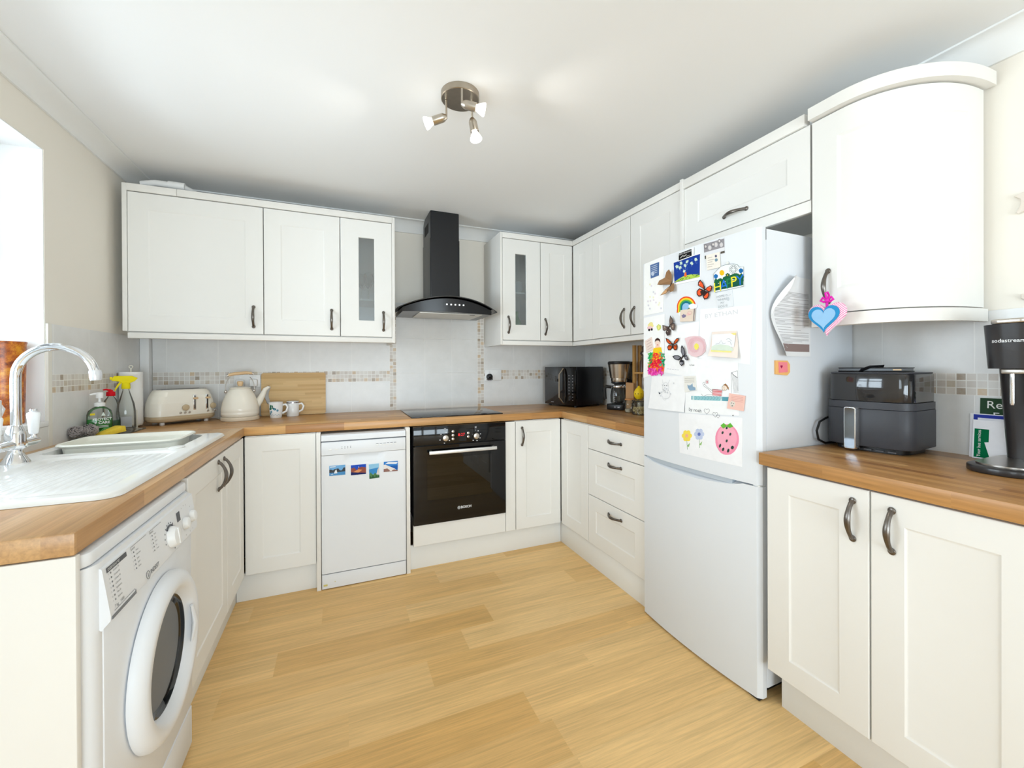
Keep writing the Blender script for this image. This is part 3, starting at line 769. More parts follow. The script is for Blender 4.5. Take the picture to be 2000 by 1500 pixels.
magnet('upright seaside magnet with green hillside on the dishwasher', .2465, .301, .5875, .669, [(150, 202, 232), (66, 142, 204), (88, 132, 84), (222, 214, 206), (60, 98, 66)],
    [([(0, .3), (1, .3), (1, .72), (0, .66)], 1), (jag(7, .25, .45, 0, 8), 2), ([(.7, .25), (1, .2), (1, .75), (.85, .6)], 3), (jag(9, .05, .28, 0, 9), 4)], -2, group=gM, T0=TD)
magnet('white village magnet under blue sky, rightmost on the dishwasher', .326, .4045, .617, .675, [(56, 130, 208), (238, 240, 246), (40, 96, 176), (238, 230, 224), (150, 110, 100)],
    [([(.1, .78), (.9, .72), (1, .9), (.3, .95)], 1), ([(.5, .2), (1, .2), (1, .58), (.5, .56)], 2), ([(0, 0), (.95, 0), (.8, .25), (.4, .52), (.1, .72), (0, .7)], 3), (jag(8, .08, .36, 0, 4), 4), ([(.4, .05), (.6, .03), (.55, .3)], 3)], 1, group=gM, T0=TD)

# ------------------------------------------------------------------ oven and hob
T = FB(1.6890, -.612)
ov = thing('oven', 'black built-in electric oven under the hob', 'oven', (1.99, -.61, .247))
W = .6045
MB(T).box(.018, W-.018, .012, .53, .252, .845).build('body', BLACKMET, ov)
mb = MB(T); mb.box(.0005, W, -.022, .010, .737, .8525, m=0, bev=.0015)
wht = mat('white_print', (228, 230, 232), .5)
for cx in (.196, .397):
    cz = .776
    mb.text('I', .013, cx, cz+.034, -.0221, m=1, ext=.0003)
    for k in range(5):
        a = math.radians(-35-62*k if cx < .3 else 60-45*k)
        mb.box(-.0035, .0035, -.0226, -.0220, -.0025, .0025, m=1, T=Tr(cx+.034*cos(a), 0, cz+.034*sin(a)))
    mb.box(cx-.006, cx+.006, -.0226, -.0220, cz+.048, cz+.060, m=2)
mb.build('control_panel', [BLACKGLASS, wht, mat('grey_icon', (150, 152, 155), .5)], ov)
for cx in (.196, .397):
    k = MB(T); k.disc((cx, -.022, .776), (0, -1, 0), .0195, .022, bev=.004, seg=32); k.box(cx-.0012, cx+.0012, -.0445, -.0435, .778, .793); k.build('control_knob', STEEL, ov)
for cx, czs in ((.247, (.812, .788, .765)), (.347, (.796, .773))):
    for cz in czs: MB(T).disc((cx, -.022, cz), (0, -1, 0), .0085, .0035, bev=.001, seg=20).build('push_button', STEEL, ov)
dp = MB(T); dp.box(.260, .335, -.0228, -.0220, .748, .831, m=0); dp.text('8:27', .026, .302, .788, -.0228, m=1, ext=.0002)
dp.build('clock_display', [BLACKGLASS, mat('red_digits', (255, 30, 40), .5, emit=.9)], ov)
# door: frame of black glass around the see-through window
w0, w1_, v0, v1 = .083, .510, .394, .650
mb = MB(T)
for b in ((.0005, w0, .2475, .7305), (w1_, W, .2475, .7305), (w0, w1_, .2475, v0), (w0, w1_, v1, .7305)): mb.box(b[0], b[1], -.022, .008, b[2], b[3])
mb.disc((.284, -.0222, .325), (0, -1, 0), .0095, .0004, m=1); mb.disc((.284, -.0225, .325), (0, -1, 0), .0077, .0004, m=0); mb.box(.2825, .2855, -.0232, -.0222, .317, .333, m=1); mb.box(.278, .290, -.0232, -.0222, .3240, .3262, m=1)
mb.text('BOSCH', .0215, .331, .3255, -.0222, m=1, bold=.0006)
dr = mb.build('oven_door', [BLACKGLASS, wht], ov)
MB(T).box(w0, w1_, -.0215, -.0175, v0, v1).build('window_pane', SMOKE, dr)
hb = MB(T); hb.box(.090, .530, -.062, -.050, .683, .704, bev=.003)
for x in (.105, .515): hb.box(x-.007, x+.007, -.051, -.022, .686, .701, bev=.002)
h_ = hb.build('handle', mat('satin_aluminium', (226, 226, 224), .35, metal=.6, var=.02), dr); h_['label'] = 'satin aluminium bar handle'
sh = MB(T)
for k in range(26): 
    x = .10+.41*k/25; sh.tube([(x, .02, .47), (x, .0118, .47)], .0015, 6)
sh.tube([(.09, .0105, .47), (.515, .0105, .47)], .0022, 8); sh.build('oven_shelf', mat('dull_steel', (150, 140, 120), .4, metal=.8), ov)
hb = MB(); hb.box(1.6885, 2.299, -.575, -.062, ZW+.0005, ZW+.0065, bev=.0015)
tag(hb.build('hob', [BLACKGLASS]), 'black glass hob set in the worktop under the hood', 'hob')

# ------------------------------------------------------------------ cooker hood
hd = thing('cooker_hood', 'black chimney cooker hood with curved smoked glass canopy', 'hood', (1.975, -.1, 1.58))
mb = MB(); mb.prism(rrect(1.868, 2.082, -.290, -.0095, .012), 1.70, 2.13, bev=0); mb.prism(rrect(1.871, 2.079, -.287, -.0095, .011), 2.13, ZC-.001)
for k in range(9): mb.box(1.8695, 1.8715, -.215+.016*k, -.207+.016*k, 2.19, 2.26, m=1)
mb.build('chimney', [BLACKMET, DARK], hd)
xc, hw = 1.968, .308
def arch(x): return 1.605+.078*(1-((x-xc)/.345)**2)
def front(x): return -.505+.06*((x-xc)/hw)**2
n = 30
xs = [xc-hw+2*hw*i/n for i in range(n+1)]
mb = MB()
# body: arched black front, flat metal underside
zb_ = lambda x: 1.588
top = [(x, front(x)+.022, arch(x)-.006) for x in xs]; bot = [(x, front(x)+.030, zb_(x)) for x in xs]
tb_ = [(x, -.06, arch(x)-.006) for x in xs]; bb = [(x, -.06, zb_(x)) for x in xs]
mb.grid([bot, top]); mb.grid([top, tb_]); mb.grid([tb_, bb]); 
for i in (0, n): mb.add([bot[i], top[i], tb_[i], bb[i]], [(0, 1, 2, 3) if i else (3, 2, 1, 0)])
mb.grid([bot, bb], m=1, flip=True)
mb.build('hood_body', [BLACKMET, mat('grey_underside', (140, 142, 146), .4, metal=.4)], hd)
ft = MB(); ft.box(xc-.20, xc+.235, -.43, -.13, 1.581, 1.5875, bev=.002); ft.box(xc+.15, xc+.185, -.42, -.405, 1.5795, 1.582, m=1)
f_ = ft.build('grease_filter', [mat('filter_mesh', (214, 212, 206), .45, metal=.35, var=.05, scale=300), DARK], hd); f_['label'] = 'pale metal grease filter'
gl = MB(); gw = .345
gx = [xc-gw+2*gw*i/36 for i in range(37)]
def gf(x): return -.525+.09*((x-xc)/gw)**2
a = [(x, gf(x), arch(x)) for x in gx]; b = [(x, -.10, arch(x)) for x in gx]; a2 = [(x, gf(x), arch(x)+.006) for x in gx]; b2 = [(x, -.10, arch(x)+.006) for x in gx]
gl.grid([a, b], flip=True); gl.grid([a2, b2]); gl.grid([a, a2]); gl.grid([b2, b])
for i in (0, 36): gl.add([a[i], a2[i], b2[i], b[i]], [(0, 1, 2, 3)])
gl.build('glass_canopy', HOODGLASS, hd)
for k in range(5):
    x = 1.968+.029*k-.03
    MB().box(x-.005, x+.005, front(x)+.019, front(x)+.026, 1.633, 1.643, bev=.001).build('push_button', mat('lit_button', (250, 252, 255), .4, emit=.6), hd)

# ------------------------------------------------------------------ washing machine
wm = thing('washing_machine', 'white front-loading washing machine under the sink drainer', 'washing machine', (.5, -1.805, 0))
y0, y1, xf = -2.104, -1.508, .822
mb = MB(); mb.prism(rrect(.195, .818, y0, y1, .04), ZF+.012, .815); mb.build('body', WHITEAP, wm, smooth=40)
mb = MB(); mb.prism(rrect(.19, .812, y0-.0005, y1+.0005, .03), .8165, .846, bev=.006); mb.build('top_plate', WHITEAP, wm, smooth=40)
# sloping control fascia
def fas(y0, y1, m=0, d=0.):
    return [(.800, .813), (.822+d, .800), (.836+d, .700), (.8355+d, .690), (.8205, .672), (.790, .70)]
mb = MB(); mb.prism(fas(0, 0)[::-1], y0+.035, y1-.001, axis='y')
TF = Tr(.8235, y0+.035, 0) @ Rz(90) @ Tr(0, 0, 0)
sl = math.atan2(.014, .100)
TFs = Tr(.822, y0+.035, .800) @ Rz(90) @ Matrix.Rotation(-sl, 4, 'X') @ Tr(0, -.0004, -.800)
gp = mat('grey_lettering', (128, 130, 134), .6); dg = mat('dark_grey_panel', (88, 90, 94), .5)
F_ = MB(TFs)
def col(x, z, head, rows, w, dark=False):
    if dark: F_.box(x-.002, x+w, -.0006, 0, z+.003, z+.013, m=2); F_.text(head, .008, x+.001, z+.008, -.0007, m=3, align='LEFT')
    else: F_.box(x, x+w, -.0005, 0, z+.0125, z+.0131, m=1); F_.text(head, .0075, x, z+.0075, 0, m=1, align='LEFT')
    for i, r in enumerate(rows):
        F_.text(str(i+1), .0052, x+.001, z-.002-.0098*i, 0, m=1, align='LEFT'); F_.box(x+.010, x+.0135, -.0004, 0, z-.004-.0098*i, z-.0005-.0098*i, m=1); F_.text(r, .0058, x+.022, z-.002-.0098*i, 0, m=1, align='LEFT')
col(.016, .783, 'EVERYDAY 90\u00b0', ['Cotton 90', 'Cotton 60', 'Cotton 40', 'Coloured', 'Synthetics', 'Mix 30', 'Express'], .085, True)
col(.122, .783, 'Special', ['Wool', 'Delicates', 'Jeans', 'Sport', 'Shoes'], .085)
col(.226, .783, 'Partials', ['Rinse', 'Spin', 'Drain', 'Eco', 'Crease'], .075)
F_.text('7 kg   1400', .009, .020, .709, 0, m=1, align='LEFT'); F_.box(.016, .11, -.0004, 0, .7025, .7032, m=1)
ring = [(.1815+.0095*cos(2*PI*k/24), 0, .702+.0095*sin(2*PI*k/24)) for k in range(24)]
F_.tube([(p[0], -.0002, p[2]) for p in ring], .0007, 6, m=1, closed=True); F_.box(.1808, .1822, -.0006, 0, .697, .707, m=1)
F_.text('INDESIT', .0145, .196, .702, 0, m=1, align='LEFT', bold=.0002)
F_.box(.408, .432, -.0008, 0, .756, .783, m=2)
for k in range(14):
    a = math.radians(210+ -20*k+340); F_.box(-.002, .002, -.0004, 0, -.002, .002, m=1, T=Tr(.347+.040*cos(a), 0, .735+.040*sin(a)))
for x, z in ((.452, .785), (.47, .789), (.49, .785), (.455, .70), (.49, .70), (.515, .70), (.52, .77), (.53, .74)): F_.text('o', .008, x, z, 0, m=1)
arc_ = [(.347+.033*cos(math.radians(a)), -.0004, .735+.033*sin(math.radians(a))) for a in range(50, 131, 8)]
F_.tube(arc_, .0028, 6, m=2)
mb.V += F_.V; k0 = len(mb.V)-len(F_.V); mb.F += [[k0+i for i in f] for f in F_.F]; mb.I += F_.I
mb.build('control_panel', [WHITEAP, gp, dg, WHITEPL], wm)
for (x, z, r, h) in ((.347, .735, .030, .017), (.458, .735, .0185, .012), (.520, .738, .0185, .012)):
    k = MB(TFs); k.lathe([(r, 0), (r*.98, h*.5), (r*.82, h), (r*.6, h+.002)], 32, T=Tr(x, 0, z) @ Rx(90)); 
    k.box(x-.003, x+.003, -h-.004, -h*.6, z-r*.75, z+r*.75, bev=.001) if r > .02 else None
    k.build('selector_knob', WHITEPL, wm)
dd = MB(TFs); dd.box(.004, .112, -.0003, .002, .6905, .6965); dd.box(.112, .1135, -.0003, .002, .6905, .7005); dd.build('drawer_seam', gp, wm)
for a in (.25, .76):
    for b in (y0+.06, y1-.06): MB().lathe([(.022, ZF+.0005), (.022, ZF+.011), (.014, ZF+.013)], 14, T=Tr(a, b, 0)).build('foot', BLACKPL, wm)
pl = MB(); pl.box(.815, .8215, y0+.045, y1-.012, ZF+.014, .105, bev=.002); pl.build('kick_panel', WHITEAP, wm)
fc = MB(); fc.box(.812, .8205, y0+.045, y1-.004, .11, .675, bev=.003); fc.build('front_panel', WHITEAP, wm)
# porthole
yc, zc_, R = -1.765, .430, .214
TP = Tr(.8205, yc, zc_) @ Ry(90)
prt = MB(); prt.lathe([(R-.012, 0), (R, .004), (R, .014), (R-.006, .026), (R-.022, .036), (R-.040, .037), (R-.052, .030), (R-.066, .012), (R-.067, .001)], 64, T=TP, close=False)
dr = prt.build('door', WHITEAP, wm, smooth=40)
g = MB(); g.lathe([(R-.066, .011), (R-.080, .004), (R-.092, -.012), (R-.100, -.040), (R-.135, -.055), (.0001, -.060)], 64, T=TP, close=False); g.build('door_glass', DOORGLASS, dr, smooth=50)
g = MB(); g.lathe([(R-.068, .0005), (R-.075, -.0), (R-.078, -.004), (R-.072, -.006)], 64, T=TP); g.build('rubber_seal', GREYG, dr)
g = MB(); g.tube([(.852, yc+.138, zc_-.055), (.858, yc+.148, zc_), (.852, yc+.138, zc_+.055)], [.006, .013, .006], 12, flat=.6); g.build('door_grip', WHITEAP, dr)
dm = MB(); dm.lathe([(R-.07, -.002), (R-.075, -.09), (R-.06, -.12), (.0001, -.24)], 48, T=TP, close=False); dm.build('drum', mat('drum_steel', (92, 92, 90), .35, metal=.7, var=.15, scale=90), wm)

# ------------------------------------------------------------------ fridge-freezer
FA, FBt = Vector((2.7000, -1.5018)), Vector((2.7125, -2.1294))
FANG = math.degrees(math.atan2(FBt.y-FA.y, FBt.x-FA.x))
TFR = Tr(FA.x, FA.y, 0) @ Rz(FANG)
FW = (FBt-FA).length; FH = 1.7336; BUL = .020
def bulge(s):
    s = max(0, min(FW, s)); q = (s/FW*2-1); return BUL*(1-q*q)
fri = TFR.inverted()
def fr(u, v, lift=0.):
    """pixel of the photograph -> (s, z) on the bowed fridge door"""
    o = fri @ CAM; d = fri.to_3x3() @ ray(u, v); yv = -.01
    for _ in range(8):
        t = (yv-o.y)/d.y; p = o+d*t; yv = -bulge(p.x)-lift
    return p.x, p.z
fg = thing('fridge_freezer', 'tall white fridge-freezer with bowed doors covered in children\'s drawings', 'fridge', TFR @ Vector((FW/2, 0, ZF)))
mb = MB(TFR); mb.prism(rrect(.016, FW-.002, .040, .595, .006, 3), ZF+.040, FH-.004); mb.box(.03, FW-.03, .05, .55, ZF, ZF+.042, m=1)
mb.build('body', [FRIDGEW, DARK], fg)
def fdoor(z0, z1, scoop, name):
    n = 48; ss = [FW*i/n for i in range(n+1)]; r = .014
    def yf(s):
        e = min(s, FW-s); c = r-math.sqrt(max(0, r*r-(r-min(e, r))**2)); return -bulge(s)+c
    mb = MB(TFR); nzz = 24
    def top(s):
        if not scoop: return z1
        a = (s-.03)/(FW-.10)
        return z1-(.030*math.sin(PI*a)**.6 if 0 < a < 1 else 0)
    rows = [[(s, yf(s), z0+(top(s)-z0)*j/nzz) for s in ss] for j in range(nzz+1)]
    mb.grid(rows)
    mb.grid([[(s, yf(s), top(s)) for s in ss], [(s, .024, z1) for s in ss]])
    mb.grid([[(s, .034, z1) for s in ss], [(s, .034, z0) for s in ss]]); mb.grid([[(s, .024, z1) for s in ss], [(s, .034, z1) for s in ss]])
    mb.grid([[(s, yf(s), z0) for s in ss], [(s, .034, z0) for s in ss]], flip=True)
    for s, f in ((0, True), (FW, False)): mb.grid([[(s, yf(s), z0), (s, .034, z0)], [(s, yf(s), z1), (s, .034, z1)]], flip=not f)
    return mb.build(name, FRIDGEW, fg, smooth=35)
fdoor(ZF+.009, .7665, True, 'freezer_door')
ud = fdoor(.7725, FH, False, 'fridge_door')
g = MB(TFR); ss = [.03+(FW-.14)*i/20 for i in range(21)]
g.grid([[(s, -bulge(s)+.006, .7705) for s in ss], [(s, -bulge(s)+.002, .772) for s in ss]]); g.grid([[(s, -bulge(s)+.002, .772) for s in ss], [(s, .02, .772) for s in ss]])
mb = MB(TFR); mb.prism([(s, -bulge(s)+.004) for s in ss]+[(s, .02) for s in ss[::-1]],   .754, .772); g_ = mb.build('grip_strip', mat('blue_grey_grip', (186, 196, 206), .4), ud); g_['label'] = 'blue-grey recessed door grip'
hg = MB(TFR); hg.box(FW-.03, FW-.004, .003, .036, .767, .772); hg.build('hinge', WHITEPL, fg)
hg = MB(TFR); hg.box(FW-.05, FW-.006, .0, .03, ZF+.001, ZF+.0085, bev=.002); hg.build('hinge', BLACKPL, fg)
MB(TFR).box(FW-.004, FW-.0005, .020, .039, FH-.045, FH-.006, bev=.001).build('hinge', DARK, fg)

# things stuck on the fridge door
class Art:
    """flat shapes on the fridge front, given as photo pixels and laid on the bowed door"""
    def __init__(s, lift=.0008, mapf=None): s.mb = MB(TFR); s.lift = lift; s.cols = []; s.n = 0; s.map = mapf or fr
    def ci(s, c):
        if c not in s.cols: s.cols.append(c)
        return s.cols.index(c)
    def clip(s, P, a, b):
        for lim, sg in ((a, 1), (b, -1)):
            out = []
            for i, p in enumerate(P):
                q = P[i-1]; ip = sg*(p[0]-lim) >= 0; iq = sg*(q[0]-lim) >= 0
                if ip != iq: f = (lim-q[0])/(p[0]-q[0]); out.append((lim, q[1]+f*(p[1]-q[1])))
                if ip: out.append(p)
            P = out
            if len(P) < 3: return []
        return P
    def solid(s, P, c, t=.0010, top=None):
        """P in (s,z); a slab of thickness t above the current level, following the bow of the door"""
        m = s.ci(c); a0 = s.lift if top is None else top
        lo, hi = min(p[0] for p in P), max(p[0] for p in P); k = max(1, math.ceil((hi-lo)/.022))
        for j in range(k):
            Q = s.clip(P, lo+(hi-lo)*j/k, lo+(hi-lo)*(j+1)/k) if k > 1 else P
            Q = [q for i, q in enumerate(Q) if math.dist(q, Q[i-1]) > 1e-7]
            n = len(Q)
            if n < 3: continue
            tri = tessellate_polygon([[Vector((*p, 0)) for p in Q]]); fs = []
            vs = [(x, -bulge(x)-a0-t, z) for x, z in Q]+[(x, -bulge(x)-a0+.0002, z) for x, z in Q]
            ar = sum(Q[i][0]*Q[(i+1) % n][1]-Q[(i+1) % n][0]*Q[i][1] for i in range(n))
            for q in tri:
                A, B, C = (Vector(Q[i]) for i in q); q = q if (B-A).cross(C-A) > 0 else q[::-1]
                fs.append(tuple(q)); fs.append(tuple(n+i for i in q[::-1]))
            for i in range(n):
                l = (i+1) % n; f = (i, i+n, l+n, l); fs.append(f if ar > 0 else f[::-1])
            s.mb.add(vs, fs, m)
    def sub(s, P, k=6):
        """split long edges so that wide sheets follow the bow"""
        out = []
        for a, b in zip(P, P[1:]+P[:1]):
            for i in range(k): out.append((a[0]+(b[0]-a[0])*i/k, a[1]+(b[1]-a[1])*i/k))
        return out
    def sheet(s, px, c, t=.0006, curl=0.):
        """four-cornered sheet (pixels: top-left, top-right, bottom-right, bottom-left)"""
        q = [s.map(*p) for p in px]; m = s.ci(c); N_ = 12
        def pt(a, b, o):
            x = (q[0][0]*(1-a)+q[1][0]*a)*(1-b)+(q[3][0]*(1-a)+q[2][0]*a)*b; z = (q[0][1]*(1-a)+q[1][1]*a)*(1-b)+(q[3][1]*(1-a)+q[2][1]*a)*b
            return (x, -bulge(x)-s.lift-o-curl*b*b*b, z)
        F = [[pt(i/N_, j/N_, t) for i in range(N_+1)] for j in range(N_+1)]; Bk = [[pt(i/N_, j/N_, 0) for i in range(N_+1)] for j in range(N_+1)]
        s.mb.grid(F, m=m, flip=True); s.mb.grid(Bk, m=m)
        s.mb.grid([F[0], Bk[0]], m=m); s.mb.grid([F[-1], Bk[-1]], m=m, flip=True)
        s.mb.grid([[r[0] for r in F], [r[0] for r in Bk]], m=m, flip=True); s.mb.grid([[r[-1] for r in F], [r[-1] for r in Bk]], m=m)
        s.lift += t
    def poly(s, px, c, up=.0003, t=.0003):
        s.solid([s.map(*p) for p in px], c, t=t, top=s.lift+up-.0003)
    def blob(s, cx, cy, rx, ry, c, up=.0003, n=18, rot=0, wob=0., seed=0):
        r = random.Random(seed); pts = []
        for k in range(n):
            a = 2*PI*k/n; w = 1+wob*(r.random()-.5); x, y = rx*cos(a)*w, ry*sin(a)*w
            pts.append((cx+x*cos(rot)-y*sin(rot), cy+x*sin(rot)+y*cos(rot)))
        s.poly(pts, c, up)
    def line(s, px, c, w=.0012, up=.0003, closed=False):
        P = [Vector(s.map(*p)) for p in px]; m = s.ci(c); a0 = s.lift+up
        if closed: P.append(P[0])
        L, Rr = [], []
        for i, p in enumerate(P):
            t = (P[min(i+1, len(P)-1)]-P[max(i-1, 0)]); t = t.normalized() if t.length > 1e-9 else Vector((1, 0)); nn = Vector((-t.y, t.x))*w/2
            L.append((p+nn)); Rr.append((p-nn))
        f = lambda q: (q.x, -bulge(q.x)-a0, q.y)
        s.mb.grid([[f(q) for q in L], [f(q) for q in Rr]], m=m, flip=True)
    def ellipse(s, cx, cy, rx, ry, c, w=.0011, up=.0003, n=20, a0=0, a1=360, rot=0):
        s.line([(cx+rx*cos(math.radians(a0+(a1-a0)*k/n))*cos(rot)-ry*sin(math.radians(a0+(a1-a0)*k/n))*sin(rot), cy+rx*cos(math.radians(a0+(a1-a0)*k/n))*sin(rot)+ry*sin(math.radians(a0+(a1-a0)*k/n))*cos(rot)) for k in range(n+1)], c, w, up)
    def text(s, body, u, v, size, c, up=.0004, rot=0., align='CENTER', sx=1., font_sh=0.):
        x, z = s.map(u, v); t = MB(); t.text(body, size, x, z, 0, m=0, align=align, ext=.0, rot=rot, sx=sx, shear=font_sh)
        s.mb.add([(p[0], -bulge(p[0])-s.lift-up, p[2]) for p in t.V], t.F, s.ci(c))
    def done(s, name, label, cat, group=None, parent=None):
        o = s.mb.build(name, [pc(c) for c in s.cols], parent, smooth=0)
        if cat: tag(o, label, cat, group)
        return o
WHT = (244, 244, 244); INK = (70, 70, 80); GRY = (150, 150, 158); LGR = (196, 198, 204)
gD = "children's drawings on the fridge door"; gB = 'butterfly magnets on the fridge'; gS = 'small square magnets on the fridge'

a = Art(); a.sheet([(1259, 516), (1297, 500), (1296, 609), (1257.5, 617)], (246, 246, 244))
for k in range(16):
    r = random.Random(k); a.blob(1263+30*r.random(), 550+55*r.random(), 1.6, 2., r.choice([(214, 214, 222), (238, 236, 208), (226, 220, 226)]), seed=k)
a.done('child_drawing', 'tall pale drawing with faint small marks at top left of the fridge', 'drawing', gD)
a = Art(.0018); a.sheet([(1271, 518), (1288, 512), (1287.5, 538), (1272, 544)], (84, 112, 158), .002)
for i in range(5): a.line([(1273.5, 521+3.6*i), (1285, 517+3.6*i)], (196, 206, 222), .0028)
a.blob(1276, 535, 3, 4, (190, 202, 220)); a.done('picture_magnet', 'small blue lettered magnet, top left on the fridge', 'magnet', gS)
a = Art(); a.sheet([(1258, 621), (1299, 613), (1297, 727), (1257, 738)], (245, 245, 245))
a.blob(1271, 636, 5, 6.5, (240, 226, 150), seed=2, wob=.4); a.blob(1270, 641, 5, 4.5, (238, 200, 204), .0006, wob=.3); a.blob(1268.5, 644.5, 2, 2.4, (30, 30, 36), .0009); a.blob(1273.5, 643.5, 2, 2.4, (30, 30, 36), .0009)
a.blob(1287, 639.5, 3.8, 6, (200, 214, 120), wob=.5); a.blob(1287, 639.5, 2, 4, (232, 228, 140), .0006, wob=.4)
a.done('child_drawing', 'drawing with a little yellow and green figure at the left edge of the fridge', 'drawing', gD)
a = Art(.0018); a.sheet([(1261, 666), (1274, 658), (1277.5, 682), (1264, 689)], (236, 218, 208), .003)
for i in range(4): a.line([(1264+.8*i, 668+5*i), (1273+.8*i, 663+5*i)], (190, 160, 160), .002)
a.done('picture_magnet', 'small tilted beige magnet beside the feathered paper doll', 'magnet', gS)
# paper doll with shredded coloured skirt
a = Art(.0018)
a.blob(1285, 668, 5.5, 7.5, (240, 214, 200)); a.poly([(1279.5, 668), (1281, 662), (1285, 660), (1289, 662), (1290.5, 669), (1287, 665), (1283, 665)], (66, 44, 40), .0007); a.blob(1285, 673.5, 1.4, .8, (214, 90, 90), .0007)
a.poly([(1281.5, 674), (1288.5, 674), (1290, 680), (1280, 680)], (244, 206, 186))
a.poly([(1277, 680), (1292, 678), (1294, 690), (1275, 692)], (244, 204, 40), .0006)
r = random.Random(5)
def shred(x0, x1, y0, y1, cs, n, up):
    for k in range(n):
        x, y = x0+(x1-x0)*r.random(), y0+(y1-y0)*r.random(); an = r.random()*PI; l = 2.4; w = 1.1
        dx, dy = l*cos(an), l*sin(an); px_, py_ = -w*sin(an), w*cos(an)
        a.poly([(x-dx-px_, y-dy-py_), (x+dx-px_, y+dy-py_), (x+dx+px_, y+dy+py_), (x-dx+px_, y-dy+py_)], r.choice(cs), up+.0006*r.random(), .0004)
a.poly([(1276, 688), (1293, 687), (1298.5, 716), (1296, 730), (1268, 731), (1265.5, 716)], (240, 110, 60), .0004)
shred(1267, 1275, 690, 716, [(40, 166, 96), (60, 190, 120), (30, 140, 84), (110, 190, 80)], 34, .0008)
shred(1289, 1298, 688, 716, [(40, 166, 96), (60, 190, 150), (30, 140, 84)], 34, .0008)
shred(1277, 1292, 690, 704, [(236, 40, 60), (246, 190, 40), (240, 90, 40)], 28, .0010)
shred(1273, 1293, 702, 716, [(236, 30, 66), (220, 20, 60), (244, 120, 40)], 40, .0010)
shred(1270, 1295, 714, 722, [(244, 90, 60), (246, 140, 40), (230, 40, 80)], 28, .0010)
shred(1267, 1295, 720, 732, [(232, 60, 170), (240, 110, 190), (206, 40, 150)], 60, .0012)
a.done('paper_doll', 'paper doll with bright shredded rainbow skirt on the fridge', 'paper doll')
a = Art(.0006); a.sheet([(1299, 640), (1366, 628), (1361, 739), (1298, 727)], (244, 244, 245)); [a.line([(1303+5*i, 720.5+.5*i), (1306.5+5*i, 720.5+.5*i)], LGR, .0022) for i in range(5)]
a.done('child_drawing', 'nearly blank sheet behind the butterflies on the fridge', 'drawing', gD)
# framed night picture
a = Art(); a.sheet([(1315.5, 513), (1369, 494), (1369, 546), (1316, 557)], WHT, .0015)
a.poly([(1316.5, 513.5), (1368, 496), (1367.5, 541), (1318, 552.5)], (30, 62, 150))
for k, (x, y) in enumerate(((1323, 521), (1331, 514), (1329, 523), (1339, 519), (1343, 511), (1352, 514), (1360, 507), (1337, 530))): a.blob(x, y, 2.6, 3.2, (198, 222, 206), .0007, seed=k, wob=.7); a.line([(x, y+3), (x+.5, y+7)], (150, 180, 210), .001, .0007)
for k in range(14): 
    r = random.Random(k+60); x, y = 1319+46*r.random(), 504+36*r.random(); a.line([(x, y), (x+3, y-1)], (70, 108, 196), .0014, .0006)
a.poly([(1318, 551.5), (1326, 545), (1337, 539), (1350, 536), (1361, 536), (1367.5, 537), (1367.5, 541)], (176, 206, 84), .0008)
for k in range(26):
    r = random.Random(k+90); x = 1324+42*r.random(); a.blob(x, 549-(x-1320)*.24+1.5-6*r.random()*min(1, (x-1318)/20), 1., .9, (84, 130, 56), .0011, n=6)
a.poly([(1337.5, 541), (1338, 534), (1341, 531), (1342.5, 540)], (238, 112, 50), .0012)
a.done('child_painting', 'dark blue night painting with pale lanterns and green hill on the fridge', 'painting')
a = Art(.0028); a.sheet([(1326.5, 495), (1356.5, 483), (1356, 500), (1326, 511)], (240, 244, 244), .003); a.poly([(1327.5, 495.8), (1352.5, 486.3), (1353, 499.6), (1327.5, 509)], (26, 26, 28))
a.text('NEW ZEALAND', 1340, 494.2, .0098, (226, 226, 226), .0012, rot=.02); a.line([(1331, 504.5), (1335, 500), (1339, 500.5), (1343, 497)], (190, 190, 186), .004, .0008); a.line([(1342, 501), (1350, 498.5)], (190, 190, 190), .0016, .0008)
a.done('picture_magnet', 'black New Zealand magnet at the top of the fridge', 'magnet', gS)
# group photo, note magnets
a = Art(); a.sheet([(1374.5, 476), (1415, 464), (1416.5, 494), (1377, 506)], (226, 226, 230), .0008)
a.poly([(1375, 477), (1415, 466), (1415.3, 482.5), (1376, 493.5)], (150, 146, 150))
for k, (x, y, q) in enumerate(((1379, 482, 0), (1387, 484, 1), (1393.5, 478, 0), (1399, 478, 1), (1406, 471.5, 0), (1409.5, 478, 1))): a.blob(x, y, 3.4, 4.6, ((128, 124, 128), (206, 202, 204))[q], .0006, seed=k); a.blob(x, y-.5, 1.8, 2.4, (216, 210, 208), .0009)
a.poly([(1377, 500), (1380, 499), (1380, 505.2), (1377.3, 506)], (90, 88, 80), .0006); a.poly([(1408, 492), (1416, 489.5), (1416, 493.8), (1408, 496)], (90, 84, 76), .0006)
a.done('photograph', 'black-and-white group photograph at the top of the fridge', 'photograph')
a = Art(.002); a.sheet([(1380.5, 499), (1407, 492), (1408.5, 522), (1382.5, 528)], (238, 232, 222), .003)
for i in range(5): a.line([(1384, 504.5+4.4*i), (1393+3*(i % 2), 502.3+4.4*i)], (186, 176, 166), .0024)
a.blob(1400, 500.5, 2, 2.6, (84, 80, 110)); a.blob(1400.5, 508, 2.6, 3.4, (120, 150, 168), wob=.5)
a.done('picture_magnet', 'square cream note magnet hanging below the group photograph', 'magnet', gS)
